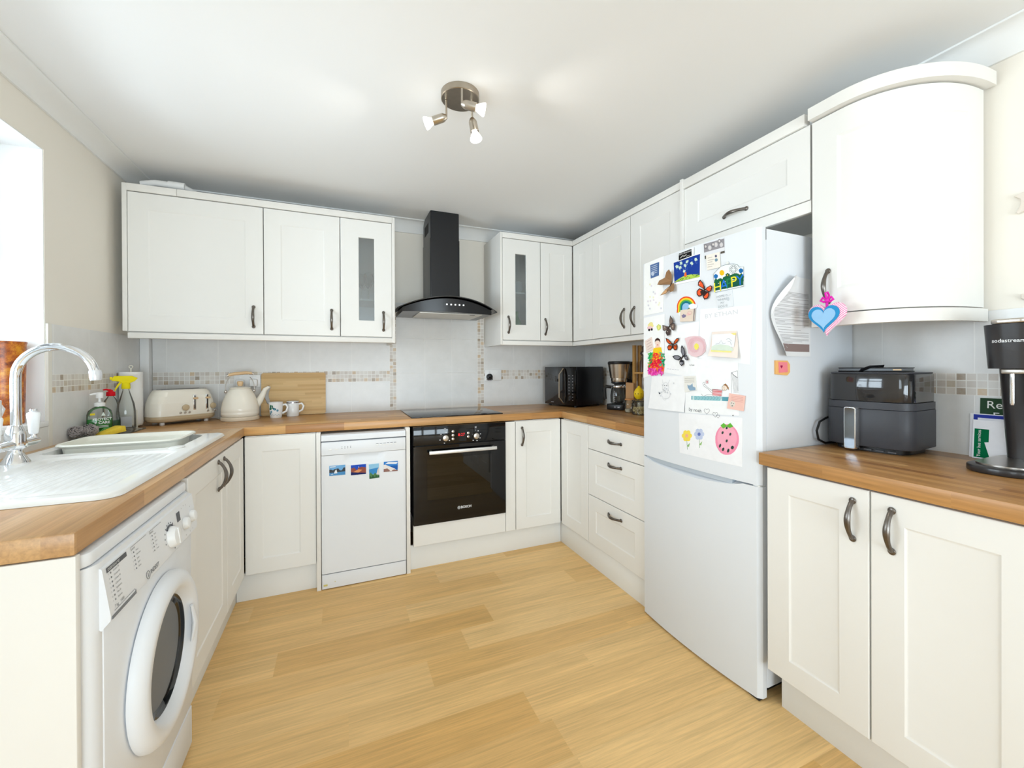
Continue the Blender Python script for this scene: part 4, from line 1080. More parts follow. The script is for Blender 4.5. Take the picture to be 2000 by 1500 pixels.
# HAPPY plaque
a = Art(); a.poly([(1394.5, 536), (1400, 530), (1410, 520), (1422, 516.5), (1434, 515.5), (1442, 517.5), (1445, 522), (1453.5, 521), (1454, 559), (1398, 571)], (236, 240, 240), .0003, .003); a.lift += .003
a.line([(1394.5, 536), (1400, 530), (1410, 520), (1422, 516.5), (1434, 515.5), (1442, 517.5), (1445, 522), (1453.5, 521), (1454, 559), (1398, 571)], (70, 90, 90), .0014, .0003, True)
for x, y, w, h in ((1408, 549, 8, 5), (1422, 545, 10, 6), (1437, 540, 11, 6), (1449, 545, 5, 10), (1400, 552, 4, 8)): a.blob(x, y, w, h, (34, 98, 62), .0004, wob=.35, seed=int(x))
a.poly([(1398, 568), (1398, 556), (1453, 543), (1453, 557)], (28, 88, 70), .0004)
for k, (x, y) in enumerate(((1411.5, 533), )):
    for q in range(12): a.blob(x+6*cos(q*PI/6), y+6.8*sin(q*PI/6), 1.6, 1.8, (244, 244, 236), .0005, n=8)
    a.blob(x, y, 4.6, 5.2, (246, 190, 34), .0008)
for q in range(12): a.ellipse(1434+6.4*cos(q*PI/6), 526.5+7*sin(q*PI/6), 1.7, 1.9, (90, 90, 92), .0008, .0006, 8)
a.ellipse(1434, 526.5, 4.6, 5.4, (90, 90, 92), .0009, .0007); a.ellipse(1434, 527.5, 2.2, 2.2, (90, 90, 92), .0009, .0007, 8, 20, 160); a.blob(1432.4, 524.6, .6, .7, INK, .0007, 6); a.blob(1435.8, 524, .6, .7, INK, .0007, 6)
a.blob(1399.5, 540, 3.6, 4.6, (40, 110, 178), .0006, wob=.3); a.blob(1448.5, 529, 4, 4.6, (40, 110, 170), .0006, wob=.3); a.blob(1422.5, 537.5, 3.4, 3.8, (44, 92, 60), .0006, wob=.6); a.blob(1422.5, 537.5, 1.2, 1.3, (230, 200, 70), .0009)
for ch, x, y, c in (('H', 1403, 561.5, (236, 226, 60)), ('A', 1415.5, 557, (40, 116, 214)), ('P', 1425.5, 554.5, (40, 130, 80)), ('P', 1434.5, 551, (238, 226, 60)), ('Y', 1447, 548, (40, 116, 214))): a.text(ch, x, y, .056, c, .0010, rot=.05, sx=.95)
a.done('painted_plaque', 'painted HAPPY plaque with sun flowers on the fridge', 'plaque')
a = Art(); a.blob(1422.5, 513.5, 2.8, 2.8, (224, 226, 226), .001, n=16); a.lift += .002; a.solid([fr(1422.5+2.6*cos(k*PI/6), 513.5-2.6*sin(k*PI/6)) for k in range(12)], (226, 228, 226), .004)
a.done('button_magnet', 'small pale round magnet above the HAPPY plaque', 'magnet', gS)
a = Art(.0006); a.sheet([(1400, 572), (1430.5, 566), (1433.5, 598), (1403, 605)], (226, 230, 234), .003)
for i, w in enumerate(('HOME IS', 'WHERE', 'MY', 'DOG IS')): a.text(w, 1411.5+.5*i, 578.5+6.6*i, .0125, (150, 158, 164), rot=.02)
a.blob(1423.5, 584, 2.4, 4, (200, 206, 212)); a.line([(1424, 578), (1429, 574)], (176, 184, 190), .0012)
a.done('picture_magnet', 'pale grey lettered magnet below the HAPPY plaque', 'magnet', gS)
# butterflies
def butterfly(name, label, body, up_l, up_r, lo_l, lo_r, rim, fill, spots=(), fold=0., veins=None):
    """wings are pixel outlines; fold lifts the wing tips off the door"""
    a = Art(.001)
    for w in (up_l, up_r, lo_l, lo_r):
        P = [fr(*p) for p in w]; m = a.ci(rim); b0 = fr(*body[0]); b1 = fr(*body[1]); bx = (b0[0]+b1[0])/2
        cx = sum(p[0] for p in P)/len(P); cz = sum(p[1] for p in P)/len(P)
        def lift(p): return .0025+fold*math.hypot(p[0]-bx, p[1]-(b0[1]+b1[1])/2)
        for sc, c, up in ((1., rim, 0), (.72, fill, .0004)):
            Q = [(cx+(p[0]-cx)*sc, cz+(p[1]-cz)*sc) for p in P]; n = len(Q); mi = a.ci(c)
            tri = tessellate_polygon([[Vector((*p, 0)) for p in Q]]); vs = [(x, -bulge(x)-lift((x, z))-up, z) for x, z in Q]+[(x, -bulge(x)-lift((x, z))-up+.0006, z) for x, z in Q]; fs = []
            for q in tri:
                A, B, C = (Vector(Q[i]) for i in q); q = q if (B-A).cross(C-A) > 0 else q[::-1]
                fs.append(tuple(q)); fs.append(tuple(n+i for i in q[::-1]))
            for i in range(n): fs.append((i, i+n, (i+1) % n+n, (i+1) % n)); fs.append((i, (i+1) % n, (i+1) % n+n, i+n))
            a.mb.add(vs, fs, mi)
        if veins:
            bz = (b0[1]+b1[1])/2; mi = a.ci(veins)
            for p in P[::2]:
                d = Vector((p[0]-bx, p[1]-bz)); nn = Vector((-d.y, d.x)).normalized()*.0006; q0 = Vector((bx, bz))+d*.25; q1 = Vector((bx, bz))+d*.85
                f = lambda q: (q.x, -bulge(q.x)-lift((q.x, q.y))-.0012, q.y)
                a.mb.grid([[f(q0+nn), f(q1+nn)], [f(q0-nn), f(q1-nn)]], m=mi, flip=True); a.mb.grid([[f(q0+nn), f(q1+nn)], [f(q0-nn), f(q1-nn)]], m=mi)
    for x, y, rx, ry, c in spots:
        x_, z_ = fr(x, y); mi = a.ci(c); s_ = .0018*rx; b0 = fr(*body[0]); lf = .0042+fold*math.hypot(x_-b0[0], z_-b0[1])
        a.mb.ball((x_, -bulge(x_)-lf, z_), s_, .0006, s_*ry/rx, 8, 5, m=mi)
    wing = a.done('butterfly_magnet', None, None)
    wing.name = 'butterfly_magnet'
    tag(wing, label, 'magnet', gB)
    p0, p1 = (fr(*q) for q in body); b = MB(TFR); nb = 7
    b.tube([(p0[0]+(p1[0]-p0[0])*k/nb, -bulge(p0[0])-.004, p0[1]+(p1[1]-p0[1])*k/nb) for k in range(nb+1)], [.0014, .0024, .0028, .0022, .0024, .0022, .0016, .0008], 8)
    for q in (-1, 1): b.tube([(p0[0], -bulge(p0[0])-.004, p0[1]), (p0[0]+q*.005, -bulge(p0[0])-.008, p0[1]+.010)], .0004, 5)
    b.build('body', pc((54, 44, 40)), wing)
    return wing
butterfly('b', 'brown butterfly magnet beside the blue night painting', [(1313, 553), (1310, 560)], [(1312, 556), (1304, 556), (1292, 557), (1295, 549), (1304, 543), (1309, 532), (1315, 527), (1318, 536), (1315, 548)], [(1314, 554), (1320, 553), (1322, 562), (1321, 569), (1314, 571), (1310, 566)], [(1310, 558), (1311, 566), (1306, 574), (1297, 578), (1302, 569)], [(1311, 557), (1316, 560), (1314, 567), (1310, 565)], (150, 116, 84), (204, 160, 116), fold=.35, veins=(70, 48, 36))
butterfly('b', 'orange butterfly magnet left of the HAPPY plaque', [(1377.5, 564), (1374, 577)], [(1377, 566), (1371, 561), (1366, 558), (1367, 551), (1371, 546.5), (1375, 552), (1378, 560)], [(1378, 566), (1383, 561), (1391, 557.5), (1394.5, 560), (1392, 568), (1387, 571)], [(1376, 567), (1368, 563), (1363, 569), (1363, 575), (1367, 580), (1373, 577)], [(1377, 568), (1386, 570), (1388, 576), (1385, 583), (1378, 585.5), (1374, 579)], (58, 40, 40), (236, 92, 50), [(1369.5, 554, 1.2, 1.2, (230, 220, 216)), (1390, 561, 1.2, 1.2, (230, 220, 216))], .15)
butterfly('b', 'grey-brown butterfly magnet below the rainbow', [(1309, 636), (1306, 645)], [(1309, 637), (1310, 626), (1313.5, 616.5), (1317, 622), (1319, 628), (1315, 633)], [(1310, 638), (1315, 632), (1321, 631), (1322.5, 638), (1320, 646), (1314, 644)], [(1307, 638), (1297, 635), (1297.5, 645), (1300, 646.5), (1305, 642)], [(1306, 640), (1312, 644), (1311.5, 654), (1306, 656), (1302.5, 650), (1304, 643)], (78, 66, 64), (128, 110, 100), [(1313.5, 627, 1.2, 1., (226, 220, 214)), (1301, 639, 1.2, 1, (226, 220, 214)), (1317, 638, .8, 2.4, (226, 210, 190)), (1307, 648, 1.8, .8, (226, 210, 190))], .2)
butterfly('b', 'monarch butterfly magnet right of the paper doll', [(1315.5, 670), (1314.5, 681)], [(1315, 674), (1308, 672), (1304, 667), (1303, 660), (1308, 663), (1313, 669)], [(1316, 674), (1323, 670), (1327.5, 665), (1329, 660), (1323.5, 661), (1318, 667)], [(1314.5, 675), (1308, 673), (1305, 678), (1307, 684), (1311, 684), (1314, 679)], [(1316, 675), (1323, 672), (1325, 677), (1323, 684), (1318.5, 684), (1316, 679)], (54, 34, 30), (214, 88, 40), [], .12, veins=(50, 30, 26))
butterfly('b', 'black and grey butterfly magnet beside the pink flower drawing', [(1336, 694), (1330, 705)], [(1335, 697), (1332.5, 687), (1334, 678), (1336.5, 674), (1340, 681), (1341.5, 691), (1339, 697)], [(1338, 697), (1344, 693), (1346, 699), (1348, 702), (1345, 704), (1340, 702)], [(1332, 698), (1327, 694), (1321, 694), (1317, 696), (1321, 702), (1328, 704)], [(1331, 702), (1337, 704), (1338, 711), (1334, 715), (1330, 711), (1329, 706)], (40, 40, 46), (128, 128, 136), [(1333.5, 709.5, 1.3, 1.3, (226, 220, 220)), (1343, 698.5, 1.1, 1.1, (226, 220, 220))], .2)
# rainbow, painted card
a = Art(.0008)
for i, (c, k) in enumerate((((226, 78, 40), 1.), ((246, 206, 50), .88), ((90, 176, 70), .73), ((30, 116, 130), .6), ((150, 190, 226), .42))):
    a.poly([(1341-19*k, 613-2*k)]+[(1341+18.5*k*cos(math.radians(t)), 599.5-20.5*k*sin(math.radians(t))+2*(1-k)) for t in range(190, -11, -10)]+[(1357-(1-k)*16, 600)], c, .0003+.0003*i, .0004)
a.blob(1354, 598.5, 8, 5.5, (240, 242, 246), .002, wob=.2); a.blob(1332, 613, 6, 5, (240, 242, 246), .002, wob=.2)
a.done('paper_rainbow', 'cut-out paper rainbow with clouds on the fridge', 'paper rainbow')
a = Art(.0034); a.sheet([(1331, 606), (1359.5, 602.5), (1357.5, 627.5), (1330, 628.5)], (224, 208, 192), .003); a.blob(1337.5, 617.5, 3.6, 3.6, (130, 120, 150), wob=.6); a.blob(1347, 613.5, 4.5, 3, (232, 196, 188), rot=-.5); a.ellipse(1349.5, 611, 4, 3.4, (206, 140, 140), .0012, .0006)
a.poly([(1357.6, 603), (1359.5, 602.7), (1357.6, 627), (1356, 627.3)], (120, 112, 116), .0005)
a.done('picture_magnet', 'beige picture magnet overlapping the foot of the rainbow', 'magnet', gS)
# large sheet with pencilled name, two curling drawings
a = Art(.0004); a.sheet([(1368, 604), (1471, 596), (1465, 712), (1366, 700)], (243, 244, 246)); a.text('BY ETHAN', 1408, 614, .025, (214, 215, 219), rot=.02, sx=1.25)
a.done('child_drawing', 'white sheet with pencilled name near the middle of the fridge', 'drawing', gD)
a = Art(.002); a.poly([(1339, 661), (1346, 658), (1358, 656), (1368, 657), (1377, 663), (1380, 674), (1379, 686), (1371, 694), (1361, 697.5), (1352, 695), (1346, 690), (1343, 675)], (232, 202, 206), .0003, .003); a.lift += .003
for k in range(12): a.ellipse(1361, 677, 6+1.05*k, 6.4+1.1*k, (220, 172, 180) if k % 3 else (228, 150, 160), .0009, .0003, 20, 20*k, 20*k+200)
a.blob(1362, 677, 4.2, 6.4, (240, 228, 110), .0006, wob=.2)
a.done('child_drawing', 'pink crayon flower drawing with yellow heart on the fridge', 'drawing', gD)
a = Art(.004); a.sheet([(1392.5, 648), (1440.5, 646), (1446, 699.5), (1388, 695)], (240, 226, 216), .001, curl=.012); 
sq = [(1393, 653), (1441, 650), (1436, 690), (1392, 688)]
def q4(u_, v_): 
    (ax, ay), (bx, by), (cx, cy), (dx, dy) = sq; return ((ax*(1-u_)+bx*u_)*(1-v_)+(dx*(1-u_)+cx*u_)*v_, (ay*(1-u_)+by*u_)*(1-v_)+(dy*(1-u_)+cy*u_)*v_)
up = .004
a.poly([q4(.02, .02), q4(.98, .02), q4(.98, .7), q4(.02, .7)], (240, 242, 244), up); a.poly([q4(.02, .7), q4(.15, .6), q4(.4, .56), q4(.75, .62), q4(.97, .78), q4(.97, .88), q4(.02, .88)], (216, 228, 214), up+.0020)
a.poly([q4(.02, .88), q4(.92, .89), q4(.92, .97), q4(.02, .97)], (240, 234, 150), up+.0045); a.poly([q4(.78, .01), q4(.99, .0), q4(.99, .12), q4(.9, .1)], (240, 226, 140), up+.0004)
a.line([q4(.2, .55), q4(.35, .5), q4(.42, .35), q4(.5, .52), q4(.62, .5)], GRY, .001, up+.0022); a.line([q4(.62, .3), q4(.75, .27), q4(.85, .4)], GRY, .001, up+.0010); a.line([q4(.7, .4), q4(.8, .42), q4(.88, .6)], GRY, .001, up+.0024)
a.done('child_drawing', 'peach-framed landscape drawing curling off the fridge', 'drawing', gD)
# left lower sheet with pencil animal
a = Art(.0006); a.sheet([(1273.5, 735), (1340, 734), (1338, 805), (1268, 797)], (244, 244, 245), curl=.006)
dr_ = (176, 178, 184)
a.lift += .0015
a.ellipse(1301, 757, 6, 10, dr_, .0009); a.line([(1296, 749), (1294, 741)], dr_, .0009); a.line([(1306, 749), (1309, 742)], dr_, .0009); a.ellipse(1302, 770, 8, 9, dr_, .0009, .0025); a.blob(1289.5, 768, 1.3, 1.6, (90, 90, 100), .0022); a.blob(1299, 753, .9, 1, GRY, .0006); a.blob(1303, 753, .9, 1, GRY, .0006); a.line([(1296, 778), (1301, 782), (1303, 778)], dr_, .0009, .0035)
for k in range(12):
    r = random.Random(k+5); a.blob(1284+34*r.random(), 748+26*r.random(), 1, 1.2, (206, 208, 214), .002, 8)
a.done('child_drawing', 'pencil animal drawing at the lower left of the fridge', 'drawing', gD)
# long lower sheet
a = Art(.0006); a.sheet([(1340, 700), (1442, 703), (1444, 812), (1338.5, 806)], (244, 245, 246)); 
a.text('by Noah', 1352, 713, .0075, INK, rot=-.02)
tq = (96, 160, 176)
a.poly([(1351, 773), (1424, 775.5), (1424, 783.5), (1351, 780.5)], (200, 226, 228)); a.poly([(1351, 773), (1353, 773), (1353, 780.5), (1351, 780.5)], tq, .0006); a.poly([(1356, 773.3), (1407, 775), (1407, 783), (1356, 781)], (150, 200, 206), .0006)
for x in range(1358, 1407, 6): a.line([(x, 774), (x+4, 777), (x, 781)], tq, .0016, .0009)
a.poly([(1411, 775), (1424, 775.5), (1424, 783.4), (1411, 783)], tq, .0006)
for k in range(5): a.poly([(1392, 761+2.4*k), (1411-.4*k, 761.5+2.5*k), (1411-.4*k, 762.8+2.5*k), (1392, 762.2+2.4*k)], (216, 60, 66), .0008)
a.line([(1392, 760), (1412, 762), (1410, 774), (1393, 773.5)], INK, .0011, .0011, True); a.blob(1416.5, 757, 5.2, 6.5, (240, 224, 208), .0006, rot=.5); a.ellipse(1416.5, 757, 5.2, 6.5, INK, .0009, .0010, rot=.5); a.poly([(1413, 752), (1418, 749), (1424, 757), (1424, 762), (1419, 754)], (160, 116, 80), .0012); a.blob(1415, 756, .6, .6, INK, .0014, 8); a.blob(1415.5, 760, .6, .6, INK, .0014, 8)
a.line([(1393, 764), (1383, 757), (1376, 750)], INK, .0011); a.line([(1391, 768), (1385, 761), (1374, 753)], INK, .0011); a.ellipse(1375, 749, 1.8, 2.4, INK, .0009); a.ellipse(1381.5, 746, 3.2, 3.6, (150, 60, 70), .0011); a.blob(1381.5, 746, 1.4, 1.6, (190, 70, 80)); a.line([(1392, 771), (1382, 771), (1374, 774), (1370, 769)], INK, .0010); a.line([(1392, 774), (1380, 774)], INK, .0010)
a.line([(1429, 728), (1441, 724)], INK, .0011); a.line([(1429, 728), (1434, 733), (1441, 738)], INK, .002); a.line([(1428.5, 729), (1429.5, 768)], GRY, .0011); a.line([(1441, 724), (1442, 764)], GRY, .0011)
for k in range(6): a.line([(1430+1.7*k, 730+1.1*k), (1434+1.6*k, 768)], GRY, .0008)
a.text('by noah', 1358, 801, .021, (90, 92, 100), rot=-.03)
def heart(cx, cy, k, rot=0): return [(cx+k*.9*(16*sin(t)**3)/16, cy-k*(13*cos(t)-5*cos(2*t)-2*cos(3*t)-cos(4*t))/16) for t in [2*PI*i/24 for i in range(24)]]
a.line(heart(1381, 803, 6), (90, 92, 100), .0011, .0004, True)
a.done('child_drawing', 'drawing of a child in striped shirt lying on a bench, on the fridge', 'drawing', gD)
a = Art(.0006); a.sheet([(1326, 806), (1451, 816), (1450, 912), (1328, 884)], (244, 244, 246))
a.line(heart(1397.5, 809.5, 5.5), (90, 92, 100), .0011, .0004, True); a.line(heart(1403, 813, 3.6), (90, 92, 100), .0011, .0004, True); a.blob(1432, 811.5, 1., 1.3, (60, 60, 70), .0006, 10)
a.blob(1420.5, 858.5, 23, 30, (244, 150, 178), .0004, n=30, wob=.03); a.blob(1420.5, 856, 19, 25, (246, 172, 192), .0006, n=30, wob=.04)
for x, y, w, h in ((1407, 870.5, 2, 4), (1413, 877.5, 2.2, 3.6), (1423, 880, 2.2, 4), (1431, 874, 3, 3.6), (1412, 845, 2, 3), (1427, 848, 2, 3), (1420, 836, 2, 2.6), (1420, 861, 2, 3)): a.blob(x, y, w, h, (50, 74, 66), .0009, 10, .3)
a.poly([(1408, 831), (1414, 826), (1420, 831), (1427, 826), (1433, 833), (1426, 836), (1420, 833), (1413, 837)], (104, 184, 66), .0010)
for cx, cy in ((1342, 851), (1366, 848)):
    a.line([(cx, cy+8), (cx+1, cy+27)], (96, 150, 80), .0018); a.poly([(cx, cy+20), (cx+6, cy+14), (cx+4, cy+22)], (150, 190, 120), .0005)
    for q in range(6): a.blob(cx+6*cos(q*PI/3), cy+7*sin(q*PI/3), 4, 4.6, (246, 220, 90) if cx < 1350 else (196, 206, 232), .0004, 12)
    a.blob(cx, cy, 3, 3.4, (240, 180, 150) if cx < 1350 else (110, 126, 190), .0008, 12)
a.done('child_drawing', 'big sheet with a pink strawberry drawing, lowest on the fridge', 'drawing', gD)
a = Art(.0018); a.sheet([(1337, 735), (1360, 734), (1362, 762), (1339, 766)], (232, 230, 224), .003)
for i in range(3): a.line([(1339, 739+3.6*i), (1358, 738.6+3.6*i)], (190, 186, 178), .0022)
a.poly([(1344, 751), (1347, 753), (1351, 752), (1354, 748.5), (1355, 755), (1360, 757), (1360, 762), (1349, 763), (1345, 757)], (140, 168, 192)); a.done('picture_magnet', 'small cream magnet with a blue animal, beside the pencil drawing', 'magnet', gS)
a = Art(.0018); a.sheet([(1426, 768), (1457, 773), (1453.5, 803), (1421.5, 797.5)], (240, 196, 184), .003)
for i in range(4): a.line([(1430, 773+3*i), (1453, 776.5+3*i)], (222, 164, 156), .0018)
a.blob(1432, 789, 5, 6, (226, 214, 204), wob=.4); a.blob(1430.5, 787, .8, .9, INK, .0006, 8); a.blob(1434.5, 788, .8, .9, INK, .0006, 8); a.blob(1432, 792.5, 1.4, 1., (90, 84, 84), .0006, 8)
a.done('picture_magnet', 'pink magnet with a small pale dog, lower right on the fridge', 'magnet', gS)

# things on the side of the fridge
TS = TFR @ Tr(FW-.002, 0, 0) @ Rz(90)       # local x = depth into the niche, faces the camera (-y)
tsi = TS.inverted()
def fs_(u, v):
    o = tsi @ CAM; d = tsi.to_3x3() @ ray(u, v); t = -o.y/d.y; p = o+d*t; return p.x, p.z
pts = [fs_(*p) for p in ((1537, 540), (1582, 541), (1578, 620), (1582.5, 695), (1516, 696), (1498, 612))]
pp = MB(TS); x0, x1 = fs_(1500, 612)[0], fs_(1582, 612)[0]; zt_, zb_2 = fs_(1540, 540)[1], fs_(1540, 696)[1]
def lc(z):   # left free edge of the sheet: bitten in at top and bottom by the curl
    f = (zt_-z)/(zt_-zb_2); u_ = 1537-37*math.sin(min(1, f/.5)*PI/2) if f < .5 else 1500+17*((f-.5)/.5)**1.2
    return fs_(u_, 612)[0]
rows = []
for j in range(25):
    z = zt_+(zb_2-zt_)*j/24; xl = lc(z); row = []
    for i in range(13):
        f = i/12; x = xl+(x1-xl)*f; row.append((x, -.0015-.022*(1-f)**3*(1+.6*math.cos(j/24*2*PI)), z))
    rows.append(row)
pp.grid(rows, m=0, flip=True); pp.grid([[(x, y+.0005, z) for x, y, z in r] for r in rows], m=0)
pp.grid([[(r[0][0], r[0][1], r[0][2]) for r in rows[1:14]], [(r[0][0]+.018*math.sin(PI*min(1, k/9)), r[0][1]-.010*math.sin(PI*k/12)-.003, r[0][2]-.004) for k, r in enumerate(rows[1:14])]], m=0); pp.grid([[(r[0][0], r[0][1], r[0][2]) for r in rows[1:14]], [(r[0][0]+.018*math.sin(PI*min(1, k/9)), r[0][1]-.010*math.sin(PI*k/12)-.003, r[0][2]-.004) for k, r in enumerate(rows[1:14])]], m=0, flip=True)
rr_ = random.Random(11)
def ysurf(x, z):
    xl = lc(z); f = max(0, min(1, (x-xl)/(x1-xl))); j = (zt_-z)/(zt_-zb_2); return -.0015-.022*(1-f)**3*(1+.6*math.cos(j*2*PI))-.0006
for k in range(40):
    z = zt_-.062-(zt_-zb_2-.115)*k/39
    if rr_.random() < .12: continue
    a0 = lc(z)+.022; ln = (x1-.012-a0)*(1 if rr_.random() < .6 else .3+.6*rr_.random())
    n_ = 5; A_ = [(a0+ln*i/n_, ysurf(a0+ln*i/n_, z), z) for i in range(n_+1)]; B_ = [(p[0], p[1], p[2]-.0016) for p in A_]
    pp.grid([A_, B_], m=1)
for z0_, z1_, m in ((zb_2+.048, zb_2+.018, 2),):
    n_ = 8; a0 = lc(z0_)+.014; A_ = [(a0+(x1-.008-a0)*i/n_, ysurf(a0+(x1-a0)*i/n_, z0_), z0_) for i in range(n_+1)]; B_ = [(p[0], ysurf(p[0], z1_), z1_) for p in A_]; pp.grid([A_, B_], m=m)
tag(pp.build('printed_letter', [PAPER, mat('grey_print_lines', (176, 172, 172), .8), mat('mauve_band', (146, 126, 122), .8)], smooth=60), 'curling printed letter stuck on the side of the fridge', 'letter')
p0 = [fs_(*p) for p in ((1512, 704), (1535, 704.5), (1540, 712), (1540, 727), (1535, 733), (1512, 731))]
sq_ = MB(TS); sq_.prism(p0[::-1], -.006, -.0006, m=0, axis='y'); p1 = [fs_(*p) for p in ((1517, 707), (1534, 707.5), (1535, 727), (1518, 728))]; sq_.prism(p1[::-1], -.0075, -.0055, m=1, axis='y')
hc = fs_(1522.5, 716); sq_.prism([(hc[0]+.0062*(16*sin(t)**3)/16, hc[1]+.0066*(13*cos(t)-5*cos(2*t)-2*cos(3*t)-cos(4*t))/16) for t in [-2*PI*i/20 for i in range(20)]], -.0082, -.0074, m=2, axis='y')
tag(sq_.build('paper_square', [pc((246, 190, 120)), pc((246, 140, 150)), pc((160, 30, 80))], smooth=0), 'small folded orange and pink paper square on the side of the fridge', 'paper square')

# ------------------------------------------------------------------ sink
sx0, sx1, sy0, sy1, RR = .236, .776, -1.887, -.832, .045
def sdf(x, y, x0, x1, y0, y1, r):
    qx = abs(x-(x0+x1)/2)-(x1-x0)/2+r; qy = abs(y-(y0+y1)/2)-(y1-y0)/2+r
    return -(math.hypot(max(qx, 0), max(qy, 0))+min(max(qx, qy), 0)-r)
def sm(t): t = max(0, min(1, t)); return t*t*(3-2*t)
def zsink(x, y):
    d = sdf(x, y, sx0, sx1, sy0, sy1, RR)
    z = .9008+.0125*math.sqrt(max(0, 1-max(0, 1-d/.016)**2))
    b = sdf(x, y, .292, .700, -1.205, -.878, .05); z -= .165*sm(b/.011)
    k = sdf(x, y, .352, .728, -1.842, -1.255, .07); z -= .0085*sm(k/.028)
    if k > .028:
        g = sm((k-.028)/.02)*sm((y+1.80)/.06); z += .0028*g*(.5+.5*cos((x-.352)/.026*2*PI))
    return z
nx, ny = 96, 190
rows = []
for j in range(ny+1):
    row = []
    for i in range(nx+1):
        x = sx0+(sx1-sx0)*i/nx; y = sy0+(sy1-sy0)*j/ny
        cx = min(max(x, sx0+RR), sx1-RR); cy = min(max(y, sy0+RR), sy1-RR)
        if x != cx and y != cy:
            # fold the square corner onto the rounded outline
            dx, dy = (x-cx)/RR, (y-cy)/RR; m = max(abs(dx), abs(dy)); l = math.hypot(dx, dy); x = cx+dx*m/l*RR; y = cy+dy*m/l*RR
        row.append((x, y, zsink(x, y)))
    rows.append(row)
sk_ = thing('kitchen_sink', 'white ceramic sink with drainer set in the oak worktop', 'sink', (.5, -1.35, .9))
mb = MB(); mb.grid(rows); mb.build('sink_basin', CERAMIC, sk_, smooth=60)
o_ = MB(); zz = .9128; o_.lathe([(.030, 0), (.030, .003), (.027, .0045), (.0001, .005)], 32, T=Tr(.700, -1.228, zz), sx=.8); o_.build('waste_cover', mat('off_white_cover', (240, 240, 236), .3), sk_)
bw = MB()
def ring_(x0, x1, y0, y1, r, z): return [(px_, py_, z) for px_, py_ in rrect(x0, x1, y0, y1, r, 5)]
L_ = [ring_(.283, .668, -1.118, -.846, .06, .921), ring_(.279, .672, -1.122, -.842, .06, .926), ring_(.283, .668, -1.118, -.846, .06, .931), ring_(.292, .659, -1.109, -.855, .055, .930), ring_(.302, .648, -1.098, -.888, .05, .89), ring_(.318, .632, -1.082, -.896, .045, .785), ring_(.345, .605, -1.06, -.92, .03, .781)]
n = len(L_[0])
for a, b in zip(L_, L_[1:]): bw.add(a+b, [(k, (k+1) % n, n+(k+1) % n, n+k) for k in range(n)])
bw.add(L_[-1], [tuple(range(n))])
O_ = [ring_(.283, .668, -1.118, -.846, .06, .921), ring_(.294, .656, -1.106, -.882, .052, .914), ring_(.312, .638, -1.089, -.890, .045, .777)]
for a, b in zip(O_, O_[1:]): bw.add(a+b, [(n+k, n+(k+1) % n, (k+1) % n, k) for k in range(n)])
bw.add(O_[-1], [tuple(range(n))[::-1]])
tag(bw.build('washing_up_bowl', BOWLPL, smooth=45), 'cream plastic washing-up bowl standing in the sink', 'bowl')
# mixer tap
tap = thing('kitchen_tap', 'chrome swan-neck mixer tap with white porcelain levers', 'tap', (.306, -1.33, .913))
zb0 = .9125
mb = MB(); mb.lathe([(.034, 0), (.033, .004), (.022, .024), (.017, .036), (.0165, .044), (.026, .050), (.027, .058), (.024, .075), (.0245, .092), (.021, .108), (.017, .117), (.0165, .120), (.0145, .123)], 36, T=Tr(.306, -1.33, zb0)); mb.build('tap_body', CHROME, tap)
mb = MB(); mb.tube([(.306, -1.245, zb0+.060), (.306, -1.415, zb0+.060)], .0145, 24); mb.tube([(.306, -1.228, zb0+.060), (.306, -1.245, zb0+.060)], .011, 20); mb.tube([(.306, -1.415, zb0+.060), (.306, -1.432, zb0+.060)], .011, 20); mb.build('cross_body', CHROME, tap)
pts = [(.308, -1.33, zb0+.12), (.308, -1.33, 1.10), (.308, -1.33, 1.18)]
for k in range(1, 25):
    a = math.radians(180-172*k/24); pts.append((.308+.0985+.0985*cos(a), -1.33, 1.193+.0985*sin(a)))
mb = MB(); mb.tube(pts, .0128, 24); mb.build('spout', CHROME, tap, smooth=60)
e_ = pts[-1]; mb = MB(); mb.lathe([(.0150, .012), (.0165, .008), (.0165, -.012), (.0150, -.022), (.0135, -.023)], 28, T=Tr(e_[0]+.001, e_[1], e_[2]-.006) @ Ry(-4)); 
sn = mb.build('spout_nozzle', mat('pale_nozzle', (226, 228, 232), .15, metal=.4), tap); sn['label'] = 'pale clear nozzle'
for y in (-1.243, -1.417):
    mb = MB(); X = Tr(.306, y, zb0+.060); mb.lathe([(.011, .008), (.0085, .018), (.0085, .022)], 24, T=X)
    mb.lathe([(.0085, .0985), (.011, .102), (.009, .108), (.0001, .110)], 24, T=X); st = mb.build('valve', CHROME, tap)
    mb = MB(); mb.lathe([(.0085, .022), (.0118, .026), (.0165, .080), (.0175, .088), (.0160, .095), (.010, .0985)], 28, T=X); lv = mb.build('lever', CERAMW, st); lv['label'] = 'white porcelain lever'

# ------------------------------------------------------------------ washing-up things beside the sink
tag(MB().prism(rrect(.182, .330, -.800, -.40, .03), ZW+.0005, ZW+.006, bev=.002).build('drip_tray', CLEARPL), 'clear shallow tray under the washing-up bottles', 'tray')
zt_b = ZW+.0065
